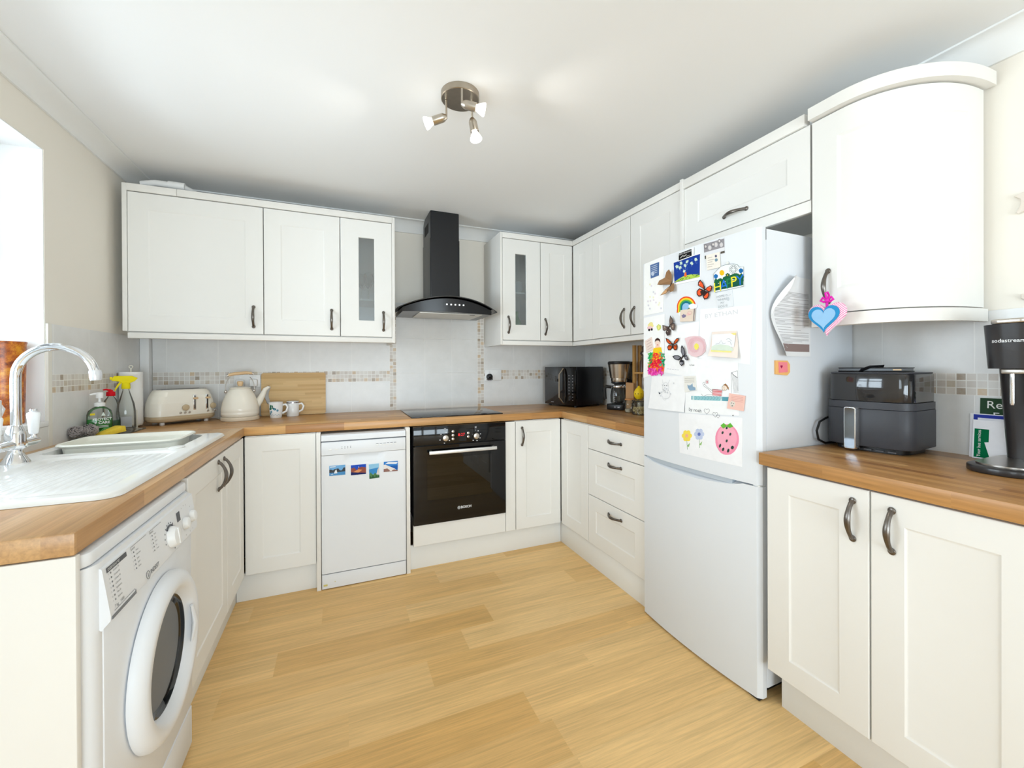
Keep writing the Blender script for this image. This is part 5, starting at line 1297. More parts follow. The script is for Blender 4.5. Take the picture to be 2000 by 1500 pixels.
# soap pump
X = Tr(.226, -.628, zt_b)
so = thing('soap_bottle', 'green hand-soap bottle with white pump, behind the scourer', 'soap bottle', X.translation)
prof = [(.0001, .0005), (.040, .001), (.046, .008), (.047, .05), (.046, .095), (.040, .115), (.026, .127), (.017, .132), (.017, .137)]
TA = X @ Rz(38)
MB(TA).lathe(prof, 36, sy=.62).build('bottle', CLEARPL, so)
MB(TA).lathe([(.0001, .002), (.038, .0025), (.044, .009), (.045, .05), (.0445, .075), (.0001, .075)], 36, sy=.6).build('green_soap', mat('green_liquid', (52, 150, 62), .15, spec=.6, coat=.3), so)
lb = MB(TA)
def lab(body, size, x, z, m, **k): lb.text(body, size, x, z, -.62*math.sqrt(max(0, .0476**2-x*x))-.0006, m=m, ext=.0003, **k)
lab('PROTECT', .0155, .0, .074, 0, bold=.0004); lab('+ CARE', .0165, .0, .058, 0, bold=.0005)
for i in range(2): lb.box(-.018, .022, -.0305, -.0298, .042-.006*i, .0445-.006*i, m=0)
lb.prism([(-.004, .090), (.012, .090), (.004, .108)], -.0306, -.0298, m=0, axis='y'); lb.prism([(-.040, .095), (-.024, .095), (-.024, .104), (-.040, .104)], -.0285, -.0235, m=1, axis='y')
for k in range(5): lb.prism([(-.02+.012*k, .008), (-.014+.012*k, .008), (.012+.004*k, .034), (.009+.004*k, .034)], -.0306, -.0298, m=2, axis='y')
lb.build('label_print', [pc((232, 242, 234)), pc((236, 214, 60)), pc((130, 206, 110))], so)
mb = MB(TA); mb.lathe([(.019, .134), (.0195, .150), (.012, .153), (.0055, .156), (.0055, .172), (.013, .173), (.0135, .195), (.011, .200), (.0001, .201)], 28)
mb.tube([(0, 0, .192), (-.018, 0, .194), (-.034, 0, .190)], [.006, .005, .004], 12); mb.build('pump', WHITEPL, so)
# washing-up liquid
X = Tr(.222, -.515, zt_b); TA = X @ Rz(35)
wl = thing('washing_up_bottle', 'clear washing-up liquid bottle with red cap', 'bottle', X.translation)
MB(TA).lathe([(.0001, .0005), (.034, .001), (.037, .006), (.036, .06), (.030, .10), (.031, .125), (.024, .155), (.012, .172), (.012, .178)], 32, sy=.7).build('bottle', CLEARPL, wl)
MB(TA).lathe([(.0001, .0025), (.032, .003), (.035, .008), (.034, .055), (.0001, .055)], 32, sy=.68).build('green_liquid', mat('dark_green_liquid', (14, 96, 70), .12, coat=.3), wl)
mb = MB(TA); mb.lathe([(.0165, .176), (.0175, .178), (.0165, .196), (.009, .199), (.007, .206), (.0001, .207)], 24); mb.tube([(0, 0, .203), (-.016, 0, .209), (-.028, 0, .207)], [.006, .0045, .003], 10); mb.build('red_cap', pc((216, 26, 40), .35), wl)
# spray bottle
X = Tr(.252, -.437, zt_b); TA = X @ Rz(20)
sb = thing('spray_bottle', 'clear spray bottle with yellow trigger head', 'bottle', X.translation)
MB(TA).lathe([(.0001, .0005), (.036, .001), (.039, .006), (.038, .09), (.033, .13), (.020, .175), (.013, .20), (.013, .212)], 32, sy=.72).build('bottle', CLEARPL, sb)
MB(TA).box(-.020, .022, -.0296, -.0285, .010, .065).build('label', mat('grey_label', (176, 178, 180), .5), sb)
mb = MB(TA); mb.lathe([(.0165, .207), (.018, .210), (.0165, .238), (.012, .240)], 24, m=0); mb.prism([(-.050, .262), (-.054, .250), (-.020, .244), (-.012, .236), (.014, .236), (.034, .246), (.046, .262), (.024, .274), (-.045, .274)], -.011, .011, axis='y', bev=.002)
mb.prism([(-.020, .250), (-.034, .225), (-.044, .200), (-.040, .198), (-.026, .224), (-.012, .244)][::-1], -.006, .006, axis='y'); mb.box(-.060, -.050, -.007, .007, .254, .270, bev=.002); mb.build('trigger_head', pc((244, 226, 34), .35), sb)
# scourer and sponge
r = random.Random(2); mb = MB()
for k in range(3):
    c = Vector(((.196, -.752), (.218, -.700), (.238, -.735))[k]+(zt_b+.032,)); R_ = (.030, .033, .028)[k]; pts = []
    for q in range(420):
        a = q*.61+r.random()*.6; b = math.acos(max(-1, min(1, 2*r.random()-1))); rad = R_*(.72+.3*r.random()); z = cos(b)*rad*.9
        pts.append((c.x+sin(b)*cos(a)*rad, c.y+sin(b)*sin(a)*rad, max(zt_b+.0012, c.z+z)))
    mb.tube(pts, .0010, 4, caps=False); mb.ball(c, R_*.80, R_*.80, R_*.74, 14, 8, m=1)
tag(mb.build('scourer', [mat('steel_wool', (190, 182, 180), .4, metal=.5, var=.45, scale=260), mat('wool_core', (40, 37, 38), .8)]), 'steel wool scourer on the tray by the sink', 'scourer')
mb = MB(Tr(.291, -.700, zt_b+.0085) @ Rz(52) @ Ry(-8)); mb.prism([(-.055, 0), (.05, 0), (.05, .026), (.04, .028), (-.03, .014)], -.028, .028, axis='y', bev=.002)
tag(mb.build('sponge', mat('yellow_sponge', (240, 208, 66), .9, var=.12, scale=180, bump=.6, bscale=260)), 'yellow sponge leaning by the scourer', 'sponge')
# kitchen roll on a stand
kx, ky = .2245, -.305
kr = thing('kitchen_roll_holder', 'cream wire stand holding the kitchen roll', 'roll holder', (kx, ky, ZW))
cm = mat('cream_wire', (238, 232, 214), .4)
mb = MB(); mb.tube([(kx+.046*cos(2*PI*k/32), ky+.046*sin(2*PI*k/32), ZW+.012) for k in range(32)], .0028, 8, closed=True); mb.tube([(kx, ky, ZW+.012), (kx, ky, 1.222)], .003, 8); mb.tube([(kx-.04, ky+.04, ZW+.012), (kx+.060, ky-.10, ZW+.012)], .0028, 8)
mb.tube([(kx+.008*cos(a*PI/8), ky, 1.228+.008*sin(a*PI/8)) for a in range(16)], .0018, 6, closed=True); mb.tube([(kx+.060, ky-.10, ZW+.012), (kx+.060, ky-.10, 1.0)], .0022, 8)
for a in range(3): mb.ball((kx+.042*cos(a*2.1-.9), ky+.042*sin(a*2.1-.9), ZW+.0062), .006, m=0)
mb.tube([(kx+.060, ky-.10, ZW+.012), (kx+.060, ky-.10, ZW+.001)], .004, 8); mb.build('wire_frame', cm, kr)
tag(MB().lathe([(.016, .0158), (.0485, .0158), (.0495, .018), (.0495, .298), (.0485, .3), (.016, .3), (.016, .0158)], 44, T=Tr(kx, ky, ZW), close=False).build('kitchen_roll', mat('white_tissue', (246, 245, 242), .9, bump=.4, bscale=160)), 'roll of white kitchen paper beside the toaster', 'kitchen roll')

# ------------------------------------------------------------------ toaster
X = Tr(.412, -.192, ZW) @ Rz(40)
to = thing('toaster', 'cream four-slice toaster with beige knobs in the corner', 'toaster', X.translation)
L2 = .163
def tsec(f, g=0):   # rounded section at a height fraction
    w = .088-.016*f**2.2-g; l = L2-.030*f**2.2-g; return rrect(-l, l, -w+.01, w-.012, min(.055, w*.7), 8)
mb = MB(X); zs_ = [(.020, 0., .0), (.030, .0, 0), (.045, 0, 0)]
lv = [(.016, .012, .0), (.022, .004, 0.), (.034, 0., .05), (.048, 0, .1)]
prev = None
def stack(mb, levels, m):
    prev = None
    for z, g, f in levels:
        rg = [(a, b, z) for a, b in tsec(f, g)]
        if prev: 
            n = len(rg); mb.add(prev+rg, [(k, (k+1) % n, n+(k+1) % n, n+k) for k in range(n)], m)
        else: mb.add(rg, [tuple(range(len(rg)))[::-1]], m)
        prev = rg
    mb.add(prev, [tuple(range(len(prev)))], m)
stack(mb, lv, 0); mb.build('base_band', TAUPE, to, smooth=50)
mb = MB(X); stack(mb, [(.0485, 0, .1), (.08, 0, .2), (.12, 0, .42), (.16, 0, .74), (.185, .0, .97), (.194, .004, 1.02), (.197, .012, 1.03)], 0); mb.build('body', CREAMAP, to, smooth=50)
mb = MB(X)
for yy in (-.032, .026): mb.box(-.112, .112, yy-.012, yy+.012, .197, .1985, m=0); mb.box(-.104, .104, yy-.007, yy+.007, .198, .1992, m=1)
mb.build('slot_plate', [CHROME, DARK], to)
fy = -.079
for sx_ in (.035, .100):
    mb = MB(X); X_ = Rx(-5); mb.box(sx_-.008, sx_+.008, fy-.001, fy+.010, .075, .165, m=0, bev=.003); mb.box(sx_-.003, sx_+.003, fy-.0018, fy, .082, .160, m=1); mb.build('lever_slot', [CHROME, DARK], to)
    mb = MB(X); mb.box(sx_-.011, sx_+.011, fy-.020, fy-.001, .138, .149, bev=.004); mb.build('lever', BEECH, to)
for sx_ in (-.012, .132):
    mb = MB(X); mb.disc((sx_, fy+.004 if sx_ > .1 else fy-.0005, .093), (.25 if sx_ > .1 else 0, -1, 0), .0175, .010, bev=.004, seg=28); mb.build('browning_knob', TAUPE, to)
    for k in range(3):
        mb = MB(X); bx = sx_-.024+.022*k+(-.004 if sx_ > .1 else 0); mb.lathe([(.0065, 0), (.0065, .003), (.005, .004), (.0048, .002), (.0001, .002)], 20, T=Tr(bx, fy+.002+(.006 if bx > .125 else 0), .064) @ Rx(90)); mb.build('push_button', STEEL, to)
for a, b in ((-.11, -.045), (.11, -.045), (-.11, .04), (.11, .04)): MB(X).lathe([(.011, .0005), (.012, .004), (.011, .017)], 16, T=Tr(a, b, 0)).build('foot', WHITEPL, to)

# ------------------------------------------------------------------ kettle
X = Tr(.709, -.190, ZW)
ke = thing('kettle', 'cream dome kettle with beech handle on its beige base', 'kettle', X.translation)
MB(X).lathe([(.0001, .0005), (.100, .001), (.102, .006), (.100, .022), (.094, .0245), (.0001, .0245)], 48).build('power_base', mat('beige_base', (232, 218, 196), .35), ke)
MB(X).lathe([(.0001, .0255), (.093, .026), (.099, .034), (.100, .048), (.0985, .052), (.100, .056), (.099, .075), (.092, .112), (.078, .152), (.060, .183), (.056, .190), (.053, .192), (.0001, .193)], 56).build('body', CREAMAP, ke, smooth=50)
mb = MB(X); mb.lathe([(.055, .1925), (.056, .196), (.050, .200), (.025, .205), (.0001, .206)], 40); mb.build('lid', CREAMAP, ke)
mb = MB(X); mb.lathe([(.020, .2065), (.021, .2085), (.011, .2095)], 24, m=1); mb.lathe([(.0125, .209), (.0165, .224), (.016, .234), (.012, .238), (.0001, .239)], 24, m=0); mb.build('lid_knob', [BEECH, CHROME], ke)
TK_ = X @ Rz(22)
mb = MB(TK_); mb.tube([(.080, 0, .085), (.105, 0, .115), (.122, 0, .150), (.136, 0, .182), (.156, 0, .196)], [.026, .021, .0165, .013, .0095], 20); mb.ball((.1575, 0, .1965), .0105, .010, .005, 14, 8); mb.build('spout', CREAMAP, ke, smooth=60)
mb = MB(TK_)
def bail(t): return (-.0745*cos(t)*(1+.18*sin(t)), 0, .178+.108*sin(t))
w_ = [bail(PI*k/24) for k in range(0, 25)]
for q in (w_[:8], w_[-8:]): mb.tube(q, .0022, 8)
for sg in (-1, 1): mb.ball((sg*.0745, 0, .176), .008, .006, .010, 12, 8)
mb.build('bail_wire', STEEL, ke)
mb = MB(TK_); mb.tube([(-.062, 0, .276), (-.03, 0, .284), (.03, 0, .290), (.062, 0, .287)], [.0085, .0098, .0098, .0085], 16, m=0); 
for sg, z in ((-1, .276), (1, .287)): mb.tube([(sg*.0615, 0, z), (sg*.069, 0, z-.002)], .0092, 14, m=1)
mb.build('handle_grip', [BEECH, CHROME], ke)
co = MB(); co.tube([(.612, -.18, ZW+.012), (.590, -.14, ZW+.006), (.56, -.075, ZW+.0045), (.60, -.03, ZW+.005), (.70, -.022, ZW+.08), (.745, -.03, ZW+.20)], .0032, 8); co.build('power_cord', mat('cream_flex', (226, 222, 212), .5), ke)
# sockets
def socket(name, label, x0, x1, z0, z1):
    o = thing(name, label, 'socket', ((x0+x1)/2, -.008, z0))
    mb = MB(); mb.box(x0, x1, -.0175, -.0085, z0, z1, bev=.003); n = 2
    for k in range(n):
        c = x0+(x1-x0)*(k+.5)/n; mb.box(c-.009, c+.009, -.0205, -.017, z1-.026, z1-.010, bev=.001)
    mb.build('socket_plate', WHITEPL, o); return o
s1 = socket('wall_socket', 'white double socket on the tiles behind the kettle', .640, .792, 1.092, 1.175)
for x in (.678, .754):
    mb = MB(); mb.box(x-.023, x+.023, -.046, -.0177, 1.098, 1.146, bev=.008); p_ = tag(mb.build('plug', WHITEPL), 'white plug in the socket behind the kettle, '+('left one' if x < .7 else 'right one'), 'plug')
s2 = socket('wall_socket', 'white double socket on the tiles right of the hob', 2.362, 2.505, 1.108, 1.198)
mb = MB(); mb.disc((2.398, -.0178, 1.140), (0, -1, 0), .025, .022, bev=.006, seg=28); mb.ball((2.398, -.042, 1.146), .014, .010, .018, 14, 8)
for rr2, xx in ((.016, 2.388), (.013, 2.405)): mb.tube([(xx+rr2*cos(2*PI*k/20), -.042-.012*sin(2*PI*k/20), 1.120+.006*sin(2*PI*k/20)) for k in range(20)], .0028, 7, closed=True)
tag(mb.build('plug', BLACKPL), 'black plug with coiled flex in the socket right of the hob', 'plug')

# ------------------------------------------------------------------ chopping board and mugs
def board():
    W, H, t = .388, .285, .016
    out = rrect(0, W, 0, H, .014, 5); cen = [(.052, .20), (.050, .16), (.045, .125), (.040, .09)]
    hole = []; rad = .012
    cl = [(.0445, .19), (.033, .155), (.034, .12), (.044, .088)]
    cl = [(.043+.0-.012*math.sin(PI*k/8), .188-.10*k/8) for k in range(9)]
    for k in range(9): hole.append((cl[k][0]+rad, cl[k][1]))
    for k in range(1, 6): a = -PI*k/6; hole.append((cl[8][0]+rad*cos(a), cl[8][1]+rad*sin(a)))
    for k in range(8, -1, -1): hole.append((cl[k][0]-rad, cl[k][1]))
    for k in range(1, 6): a = PI-PI*k/6; hole.append((cl[0][0]+rad*cos(a), cl[0][1]+rad*sin(a)))
    loops = [out, hole]; flat = out+hole; tri = tessellate_polygon([[Vector((*p, 0)) for p in l] for l in loops]); n = len(flat)
    vs = [(x, 0, z) for x, z in flat]+[(x, t, z) for x, z in flat]; fs = []
    for q in tri:
        A, B, C = (Vector(flat[i]) for i in q); q = q if (B-A).cross(C-A) > 0 else q[::-1]
        fs.append(tuple(q)); fs.append(tuple(n+i for i in q[::-1]))
    k0 = 0
    for l in loops:
        m = len(l); ar = sum(l[i][0]*l[(i+1) % m][1]-l[(i+1) % m][0]*l[i][1] for i in range(m))
        for i in range(m):
            a, b = k0+i, k0+(i+1) % m; f = (a, a+n, b+n, b); s_ = ar > 0
            if l is hole: s_ = ar < 0; s_ = not (ar < 0) if False else (ar > 0)
            fs.append(f if (ar > 0) else f[::-1])
        k0 += m
    mb = MB(Tr(.797, -.050, ZW+.002) @ Rx(-5.0)); mb.add(vs, fs)
    return tag(mb.build('chopping_board', BAMBOO, smooth=30), 'bamboo chopping board leaning against the tiles behind two mugs', 'chopping board')
board()
def mug(name, label, x, y, r, h, pattern, rim):
    o = thing(name, label, 'mug', (x, y, ZW)); X = Tr(x, y, ZW+.0006)
    mb = MB(X); mb.lathe([(.0001, .0), (r*.80, 0), (r*.84, .003), (r*.93, h*.35), (r, h*.8), (r*1.03, h-.001), (r*1.0, h), (r*.96, h-.001), (r*.93, h*.8), (r*.84, .008), (.0001, .007)] if pattern else [(.0001, 0), (r*.96, 0), (r, .004), (r, h-.001), (r*.98, h), (r*.94, h-.001), (r*.93, .008), (.0001, .007)], 40)
    mb.build('body', CERAMW, o, smooth=50)
    mb = MB(X); mb.tube([(r*.95, 0, h*.80), (r+.016, 0, h*.84), (r+.027, 0, h*.66), (r+.020, 0, h*.40), (r*.9, 0, h*.26)], .0042, 12, flat=1.5); mb.build('handle', CERAMW, o, smooth=60)
    dec = MB(X)
    def on(a, z, lift=.0004):
        rr = (r*(.84+.19*min(1, z/h/.9)) if pattern else r)+lift; return (rr*cos(a), rr*sin(a), z)
    def spot(a, z, w, hh, m, n=10):
        c = on(a, z); ring = [on(a+w/r*cos(2*PI*k/n), z+hh*sin(2*PI*k/n), .0006) for k in range(n)]; dec.add([on(a, z, .0008)]+ring, [(0, 1+k, 1+(k+1) % n) for k in range(n)], m)
    if pattern:
        q = random.Random(4)
        for k in range(11): spot(math.radians(-150+5*q.random()*4+ (k % 4)*6), .055+.026*q.random(), .005, .006, k % 2)
        for a, z in ((-128, .040), (-140, .030), (-100, .058), (-92, .056), (-70, .048)): spot(math.radians(a), z, .007, .008, 2); spot(math.radians(a), z, .0035, .004, 0)
        for k in range(4): spot(math.radians(-115+9*k), .066-.003*k, .004, .005, 0)
        for a in range(-150, -40, 8): spot(math.radians(a), .020+.004*sin(a), .003, .0012, 2, 6)
        dec.build('floral_print', [pc((30, 92, 84)), pc((58, 130, 96)), pc((120, 168, 190))], o, smooth=0)
    else:
        dec.lathe([(r+.0004, h-.012), (r+.0004, h-.004)], 40, close=False); dec.build('rim_band', mat('silver_lustre', (180, 178, 184), .25, metal=.8), o)
    return o
mug('mug', 'white mug with green floral print in front of the chopping board', .898, -.162, .039, .100, True, False)
mug('mug', 'plain white mug with silver rim band in front of the chopping board', .988, -.104, .037, .098, False, True)

# ------------------------------------------------------------------ microwave
AN = 15
X = Tr(2.955, -.437, ZW) @ Rz(AN)          # local: x = depth of the visible right side, y = along the front
mw = thing('microwave', 'black microwave oven standing askew in the corner', 'microwave', X.translation)
D_, W_, z0, z1 = .325, .350, .014, .318
MB(X).box(.018, D_, .001, W_-.001, z0, z1, bev=.003).build('body', mat('black_side_metal', (16, 16, 20), .3), mw)
mb = MB(X); mb.box(0, .018, 0, .118, z0, z1, m=0, bev=.002)
r = random.Random(1)
for i in range(9):
    for j, yy in enumerate((.030, .070)): mb.box(-.0006, .0004, yy-.003, yy+.003, .055+.024*i, .060+.024*i, m=1)
mb.disc((-.0002, .05, .075), (-1, 0, 0), .018, .010, bev=.002, m=2); mb.build('control_panel', [BLACKGLASS, mat('pale_print', (196, 190, 196), .5), BLACKPL], mw)
mb = MB(X); mb.box(0, .018, .1185, W_, z0, z1, bev=.002, m=0)
mb.box(-.0005, .0004, .245, .275, .030, .034, m=1)
mb.build('door', [mat('microwave_mirror_glass', (30, 30, 33), .04, spec=.9, coat=.4), mat('pale_print', (196, 190, 196), .5)], mw)
mb = MB(X); mb.tube([(-.003, .128, z1-.012), (-.030, .148, z1-.060), (-.031, .148, z0+.060), (-.003, .128, z0+.012)], .010, 4, flat=.5); mb.build('handle', brushed('champagne_metal', (206, 190, 166), .25), mw)
for a, b in ((.03, .03), (.03, W_-.03), (D_-.03, .03), (D_-.03, W_-.03)): MB(X).lathe([(.012, .0005), (.012, z0)], 14, T=Tr(a, b, 0)).build('foot', BLACKPL, mw)

# ------------------------------------------------------------------ coffee maker
X = Tr(3.208, -.655, ZW) @ Rz(-62)
cf = thing('coffee_maker', 'black and steel filter coffee maker beside the microwave', 'coffee maker', X.translation)
mb = MB(X); mb.prism(rrect(-.082, .082, -.09, .082, .045), .0005, .042, bev=.006); mb.text('00', .016, .0, .022, -.0905, m=1); mb.box(.02, .036, -.091, -.089, .018, .026, m=1); mb.build('base', [BLACKPL, mat('pale_print', (196, 190, 196), .5)], cf)
MB(X).prism(rrect(-.075, .075, .045, .082, .012), .042, .355, bev=.004).build('column', BLACKPL, cf)
MB(X).box(.048, .081, .0, .044, .22, .33, bev=.004).build('water_gauge', CLEARPL, cf)
MB(X).lathe([(.058, .205), (.060, .215), (.060, .232), (.066, .2325), (.082, .335)], 40, T=Tr(0, -.018, 0), sy=.85).build('filter_housing', brushed('warm_steel', (190, 178, 164), .24), cf)
MB(X).lathe([(.083, .3355), (.085, .340), (.085, .350), (.078, .357), (.0001, .358)], 40, T=Tr(0, -.018, 0), sy=.86).build('lid', BLACKPL, cf)
MB(X).lathe([(.045, .190), (.058, .1955), (.058, .2045)], 32, T=Tr(0, -.018, 0)).build('drip_collar', BLACKPL, cf)
ca = MB(X); Xc = Tr(0, -.022, .0435); ca.lathe([(.050, 0), (.060, .012), (.062, .06), (.056, .105), (.047, .125), (.048, .135)], 40, T=Xc, close=False); ca.lathe([(.049, .118), (.0505, .122), (.0505, .130), (.049, .134)], 40, m=1, T=Xc, close=False)
for k in range(6): ca.box(-.012, -.002, -.0842, -.0832, .062+.014*k, .065+.014*k, m=2)
ca.build('carafe', [CLEAR, CHROME, mat('pale_print', (196, 190, 196), .5)], cf)
ca = MB(X); ca.tube([(-.052, -.035, .165), (-.088, -.055, .170), (-.098, -.060, .150), (-.096, -.058, .085), (-.090, -.055, .075)], .0095, 10, flat=1.3); ca.build('carafe_handle', BLACKPL, cf)

# ------------------------------------------------------------------ jars, lemon and rack left of the fridge
def jar(label, x, y, r, h, fill, fillcol, lid):
    o = thing('storage_jar', label, 'jar', (x, y, ZW)); X = Tr(x, y, ZW)
    MB(X).lathe([(.0001, .0005), (r*.9, .001), (r, .006), (r*1.02, h*.5), (r, h*.78), (r*.85, h*.86), (r*.85, h*.9)], 32).build('glass_body', CLEAR, o)
    mb = MB(X); n_ = random.Random(int(x*1e4))
    if fill == 'pasta':
        for k in range(90):
            a = 6.28*n_.random(); q = (r-.010)*math.sqrt(n_.random()); mb.ball((q*cos(a), q*sin(a), .010+h*.42*n_.random()), .008, .006, .006, 8, 5)
    else: mb.lathe([(.0001, .004), (r*.86, .0045), (r*.93, .009), (r*.95, h*.26), (.0001, h*.27)], 28)
    f = mb.build('contents', fillcol, o)
    if fill == 'pasta': f['kind'] = 'stuff'
    mb = MB(X); mb.lathe([(r*.88, h*.9), (r*.98, h*.905), (r*.98, h*.985), (r*.9, h), (.0001, h+.001)], 32); mb.build('lid', lid, o); return o
jar('small glass jar of white grain with orange band, beside the coffee maker', 3.128, -.862, .032, .095, 'grain', mat('pale_grain', (226, 216, 194), .8, bump=.5), mat('orange_lid_seal', (206, 142, 84), .4))
jar('round glass jar of pale pasta under the lemon', 3.108, -1.000, .056, .098, 'pasta', mat('pale_pasta', (230, 206, 150), .6, var=.1), CLEAR)
lm = thing('toy_lemon', 'yellow lemon figure sitting on the pasta jar', 'ornament', (3.108, -.985, ZW+.100))
X = Tr(3.108, -.985, ZW+.1005)
MB(X).lathe([(.0001, 0), (.018, .002), (.030, .016), (.034, .034), (.031, .052), (.022, .068), (.010, .080), (.006, .088), (.0001, .090)], 32).build('body', mat('lemon_yellow', (244, 206, 20), .45, bump=.3, bscale=160), lm)
mb = MB(X)
for a in (-172, -140, -108): mb.ball((.0335*cos(math.radians(a)), .0335*sin(math.radians(a)), .038), .0028, .0028, .0028, 8, 6)
mb.build('dots', DARK, lm)
rk = thing('bamboo_rack', 'slim bamboo shelf rack behind the jars, half hidden by the fridge', 'rack', (3.25, -1.0, ZW))
for y in (-.760, -1.30):
    for x in (3.245, 3.290): MB().box(x, x+.020, y-.012, y+.012, ZW+.0005, 1.372, bev=.001).build('post', RACKW, rk)
for z in (1.165, .965): MB().box(3.225, 3.311, -1.287, -.773, z, z+.013, bev=.001).build('shelf', RACKW, rk)
mb = MB(Tr(3.268, -.83, 1.1785)); mb.lathe([(.0001, .0), (.020, 0), (.020, .07), (.010, .095), (.010, .11)], 20); 
for k in range(9): a = k*.7; mb.ball((.006*cos(a*2), .010*sin(a), .115+.008*k), .007, .007, .008, 8, 6)
tag(mb.build('oil_bottle', mat('brown_bottle', (92, 72, 60), .3)), 'dark slim bottle with dried sprig on the bamboo rack', 'bottle')
mb = MB(Tr(3.188, -.800, ZW)); mb.prism([(-.032, .0), (.032, 0), (.030, .20), (-.030, .205)], -.018, .018, axis='y', bev=.003, T=Rz(-65))
tag(mb.build('paper_packet', mat('kraft_paper', (196, 150, 104), .8, var=.06)), 'brown paper packet behind the small jar', 'packet')
mb = MB(); r = random.Random(8); prof = [(.0001, 0), (.026, .001), (.030, .03), (.028, .07), (.022, .10), (.014, .13), (.020, .155), (.024, .165)]
mb.lathe(prof, 18, T=Tr(3.190, -.905, ZW+.0005), close=False)
mb.V = [(x+.005*(r.random()-.5), y+.005*(r.random()-.5), z) for x, y, z in mb.V]; mb.lathe([(.0001, .003), (.022, .004), (.026, .03), (.022, .075), (.0001, .08)], 14, m=1, T=Tr(3.190, -.905, ZW+.001))
tag(mb.build('cereal_bag', [CLEARPL, mat('mixed_seeds', (190, 172, 150), .8, var=.3, scale=300)]), 'tied clear bag of seeds behind the small jar', 'bag')

# ------------------------------------------------------------------ air fryer
X = Tr(3.040, -2.152, ZW) @ Rz(-90+5)       # local x runs towards the camera, y into the wall
af = thing('air_fryer', 'large dark grey air fryer on the oak worktop beside the fridge', 'air fryer', X.translation)
W_, D_ = .264, .240
def plan(g=0, bow=.016):
    p = rrect(-g, W_+g, .016-g, D_+g, .036, 7); out = []
    for (x, y), q in zip(p, p[1:]+p[:1]):
        out.append((x, y))
        if y < .03 and q[1] < .03 and q[0]-x > .05:
            for k in range(1, 10): out.append((x+(q[0]-x)*k/10, y))
    return [(x, y-(bow*(1-(2*x/W_-1)**2) if y < .06 else 0)*max(0, min(1, (.06-y)/.03))) for x, y in out]
BM = mat('matt_charcoal', (64, 65, 70), .42, var=.04, spec=.4); BG = mat('glossy_charcoal', (38, 37, 38), .08, coat=.5)
MB(X).prism(plan(-.022), .0005, .020).build('foot_ring', BLACKPL, af)
MB(X).prism(plan(), .020, .158, bev=.004).build('basket_drawer', BM, af)
MB(X).prism(plan(-.001), .159, .184).build('middle_band', BM, af)
MB(X).prism(plan(-.004), .1845, .286, bev=.003).build('touch_panel', BG, af)
MB(X).prism(plan(-.006), .2865, .292, bev=.002).build('lid', BM, af)
sl_ = MB(X)
for k in range(5): sl_.box(.055+.035*k, .078+.035*k, .0205, .0235, .006, .010)
sl_.build('vent_slots', mat('grey_vent', (90, 90, 94), .4), af)
hx = .100; hy = .004
h_ = MB(X); h_.prism(rrect(hx-.019, hx+.019, .008, .164, .008, 4), hy-.030, hy+.004, axis='y', bev=.003, m=0); h_.prism(rrect(hx-.0155, hx+.0155, .0115, .1605, .006, 4), hy-.0312, hy-.0298, axis='y', m=1)
h_.build('handle', [mat('bright_chrome_rim', (236, 238, 240), .15, metal=.9), mat('mirror_face', (150, 160, 170), .08, metal=1.)], af)
h_ = MB(X); h_.tube([(.001, .10, .112), (-.007, .05, .110), (-.0105, .0, .095), (-.0115, -.020, .060), (-.0105, -.010, .025), (-.006, .03, .008), (.002, .09, .008)], .0042, 10)
tag(h_.build('power_cord', BLACKPL, af))
wl_ = MB(X @ Tr(.030, .050, .2926) @ Rz(3)); wl_.box(0, .195, 0, .11, 0, .005, m=0, bev=.002); wl_.box(.003, .192, .003, .107, .005, .013, m=1); wl_.box(0, .195, 0, .11, .013, .017, m=0, bev=.0015); wl_.tube([(.075, -.001, .002), (.080, -.006, .009), (.10, -.002, .0185), (.13, .03, .0205)], .009, 10, m=0, flat=.3); wl_.box(.166, .189, -.0006, .003, .006, .011, m=2)
tag(wl_.build('notebook', [BLACKPL, mat('grey_pages', (90, 94, 98), .3), BEECH]), 'black strapped organiser lying on top of the air fryer', 'notebook')

# ------------------------------------------------------------------ soda maker and leaflets
sm_ = thing('soda_maker', 'black drinks carbonating machine at the right edge of the worktop', 'soda maker', (3.2, -2.63, ZW))
SM = mat('soda_black', (44, 42, 43), .32, var=.05, coat=.2)
def splan(x0, y0, y1, r=.05): return rrect(x0, 3.305, y0, y1, r, 8)
MB().prism(splan(3.005, -2.705, -2.548, .07), ZW+.0005, ZW+.020, bev=.004).build('base', SM, sm_)
MB().prism(splan(3.035, -2.692, -2.560, .06), ZW+.0205, ZW+.025).build('drip_tray', STEEL, sm_)
mb = MB(); a = [(x, y, ZW+.025) for x, y in rrect(3.215, 3.305, -2.682, -2.578, .03, 6)]; b = [(x, y, 1.205) for x, y in rrect(3.19, 3.305, -2.692, -2.566, .04, 6)]; n = len(a)
mb.add(a+b, [(k, (k+1) % n, n+(k+1) % n, n+k) for k in range(n)]); mb.build('column', SM, sm_)
mb = MB(); a = [(x, y, 1.2055) for x, y in rrect(3.100, 3.305, -2.694, -2.568, .05, 8)]; b = [(x, y, 1.338) for x, y in rrect(3.088, 3.305, -2.700, -2.562, .055, 8)]; n = len(a)
mb.add(a+b, [(k, (k+1) % n, n+(k+1) % n, n+k) for k in range(n)]+[tuple(range(n, 2*n)), tuple(range(n))[::-1]]); hd_ = mb.build('head', SM, sm_, smooth=40)
hp = [p for p in rrect(3.0895, 3.305, -2.6985, -2.5635, .055, 14)]
side = [p for p in hp if p[1] > -2.62 and p[0] < 3.16]; side.sort(key=lambda p: (-p[1], -p[0])); side += [(3.0895, -2.66)]
cl_ = [0]
for p, q in zip(side, side[1:]): cl_.append(cl_[-1]+math.dist(p, q))
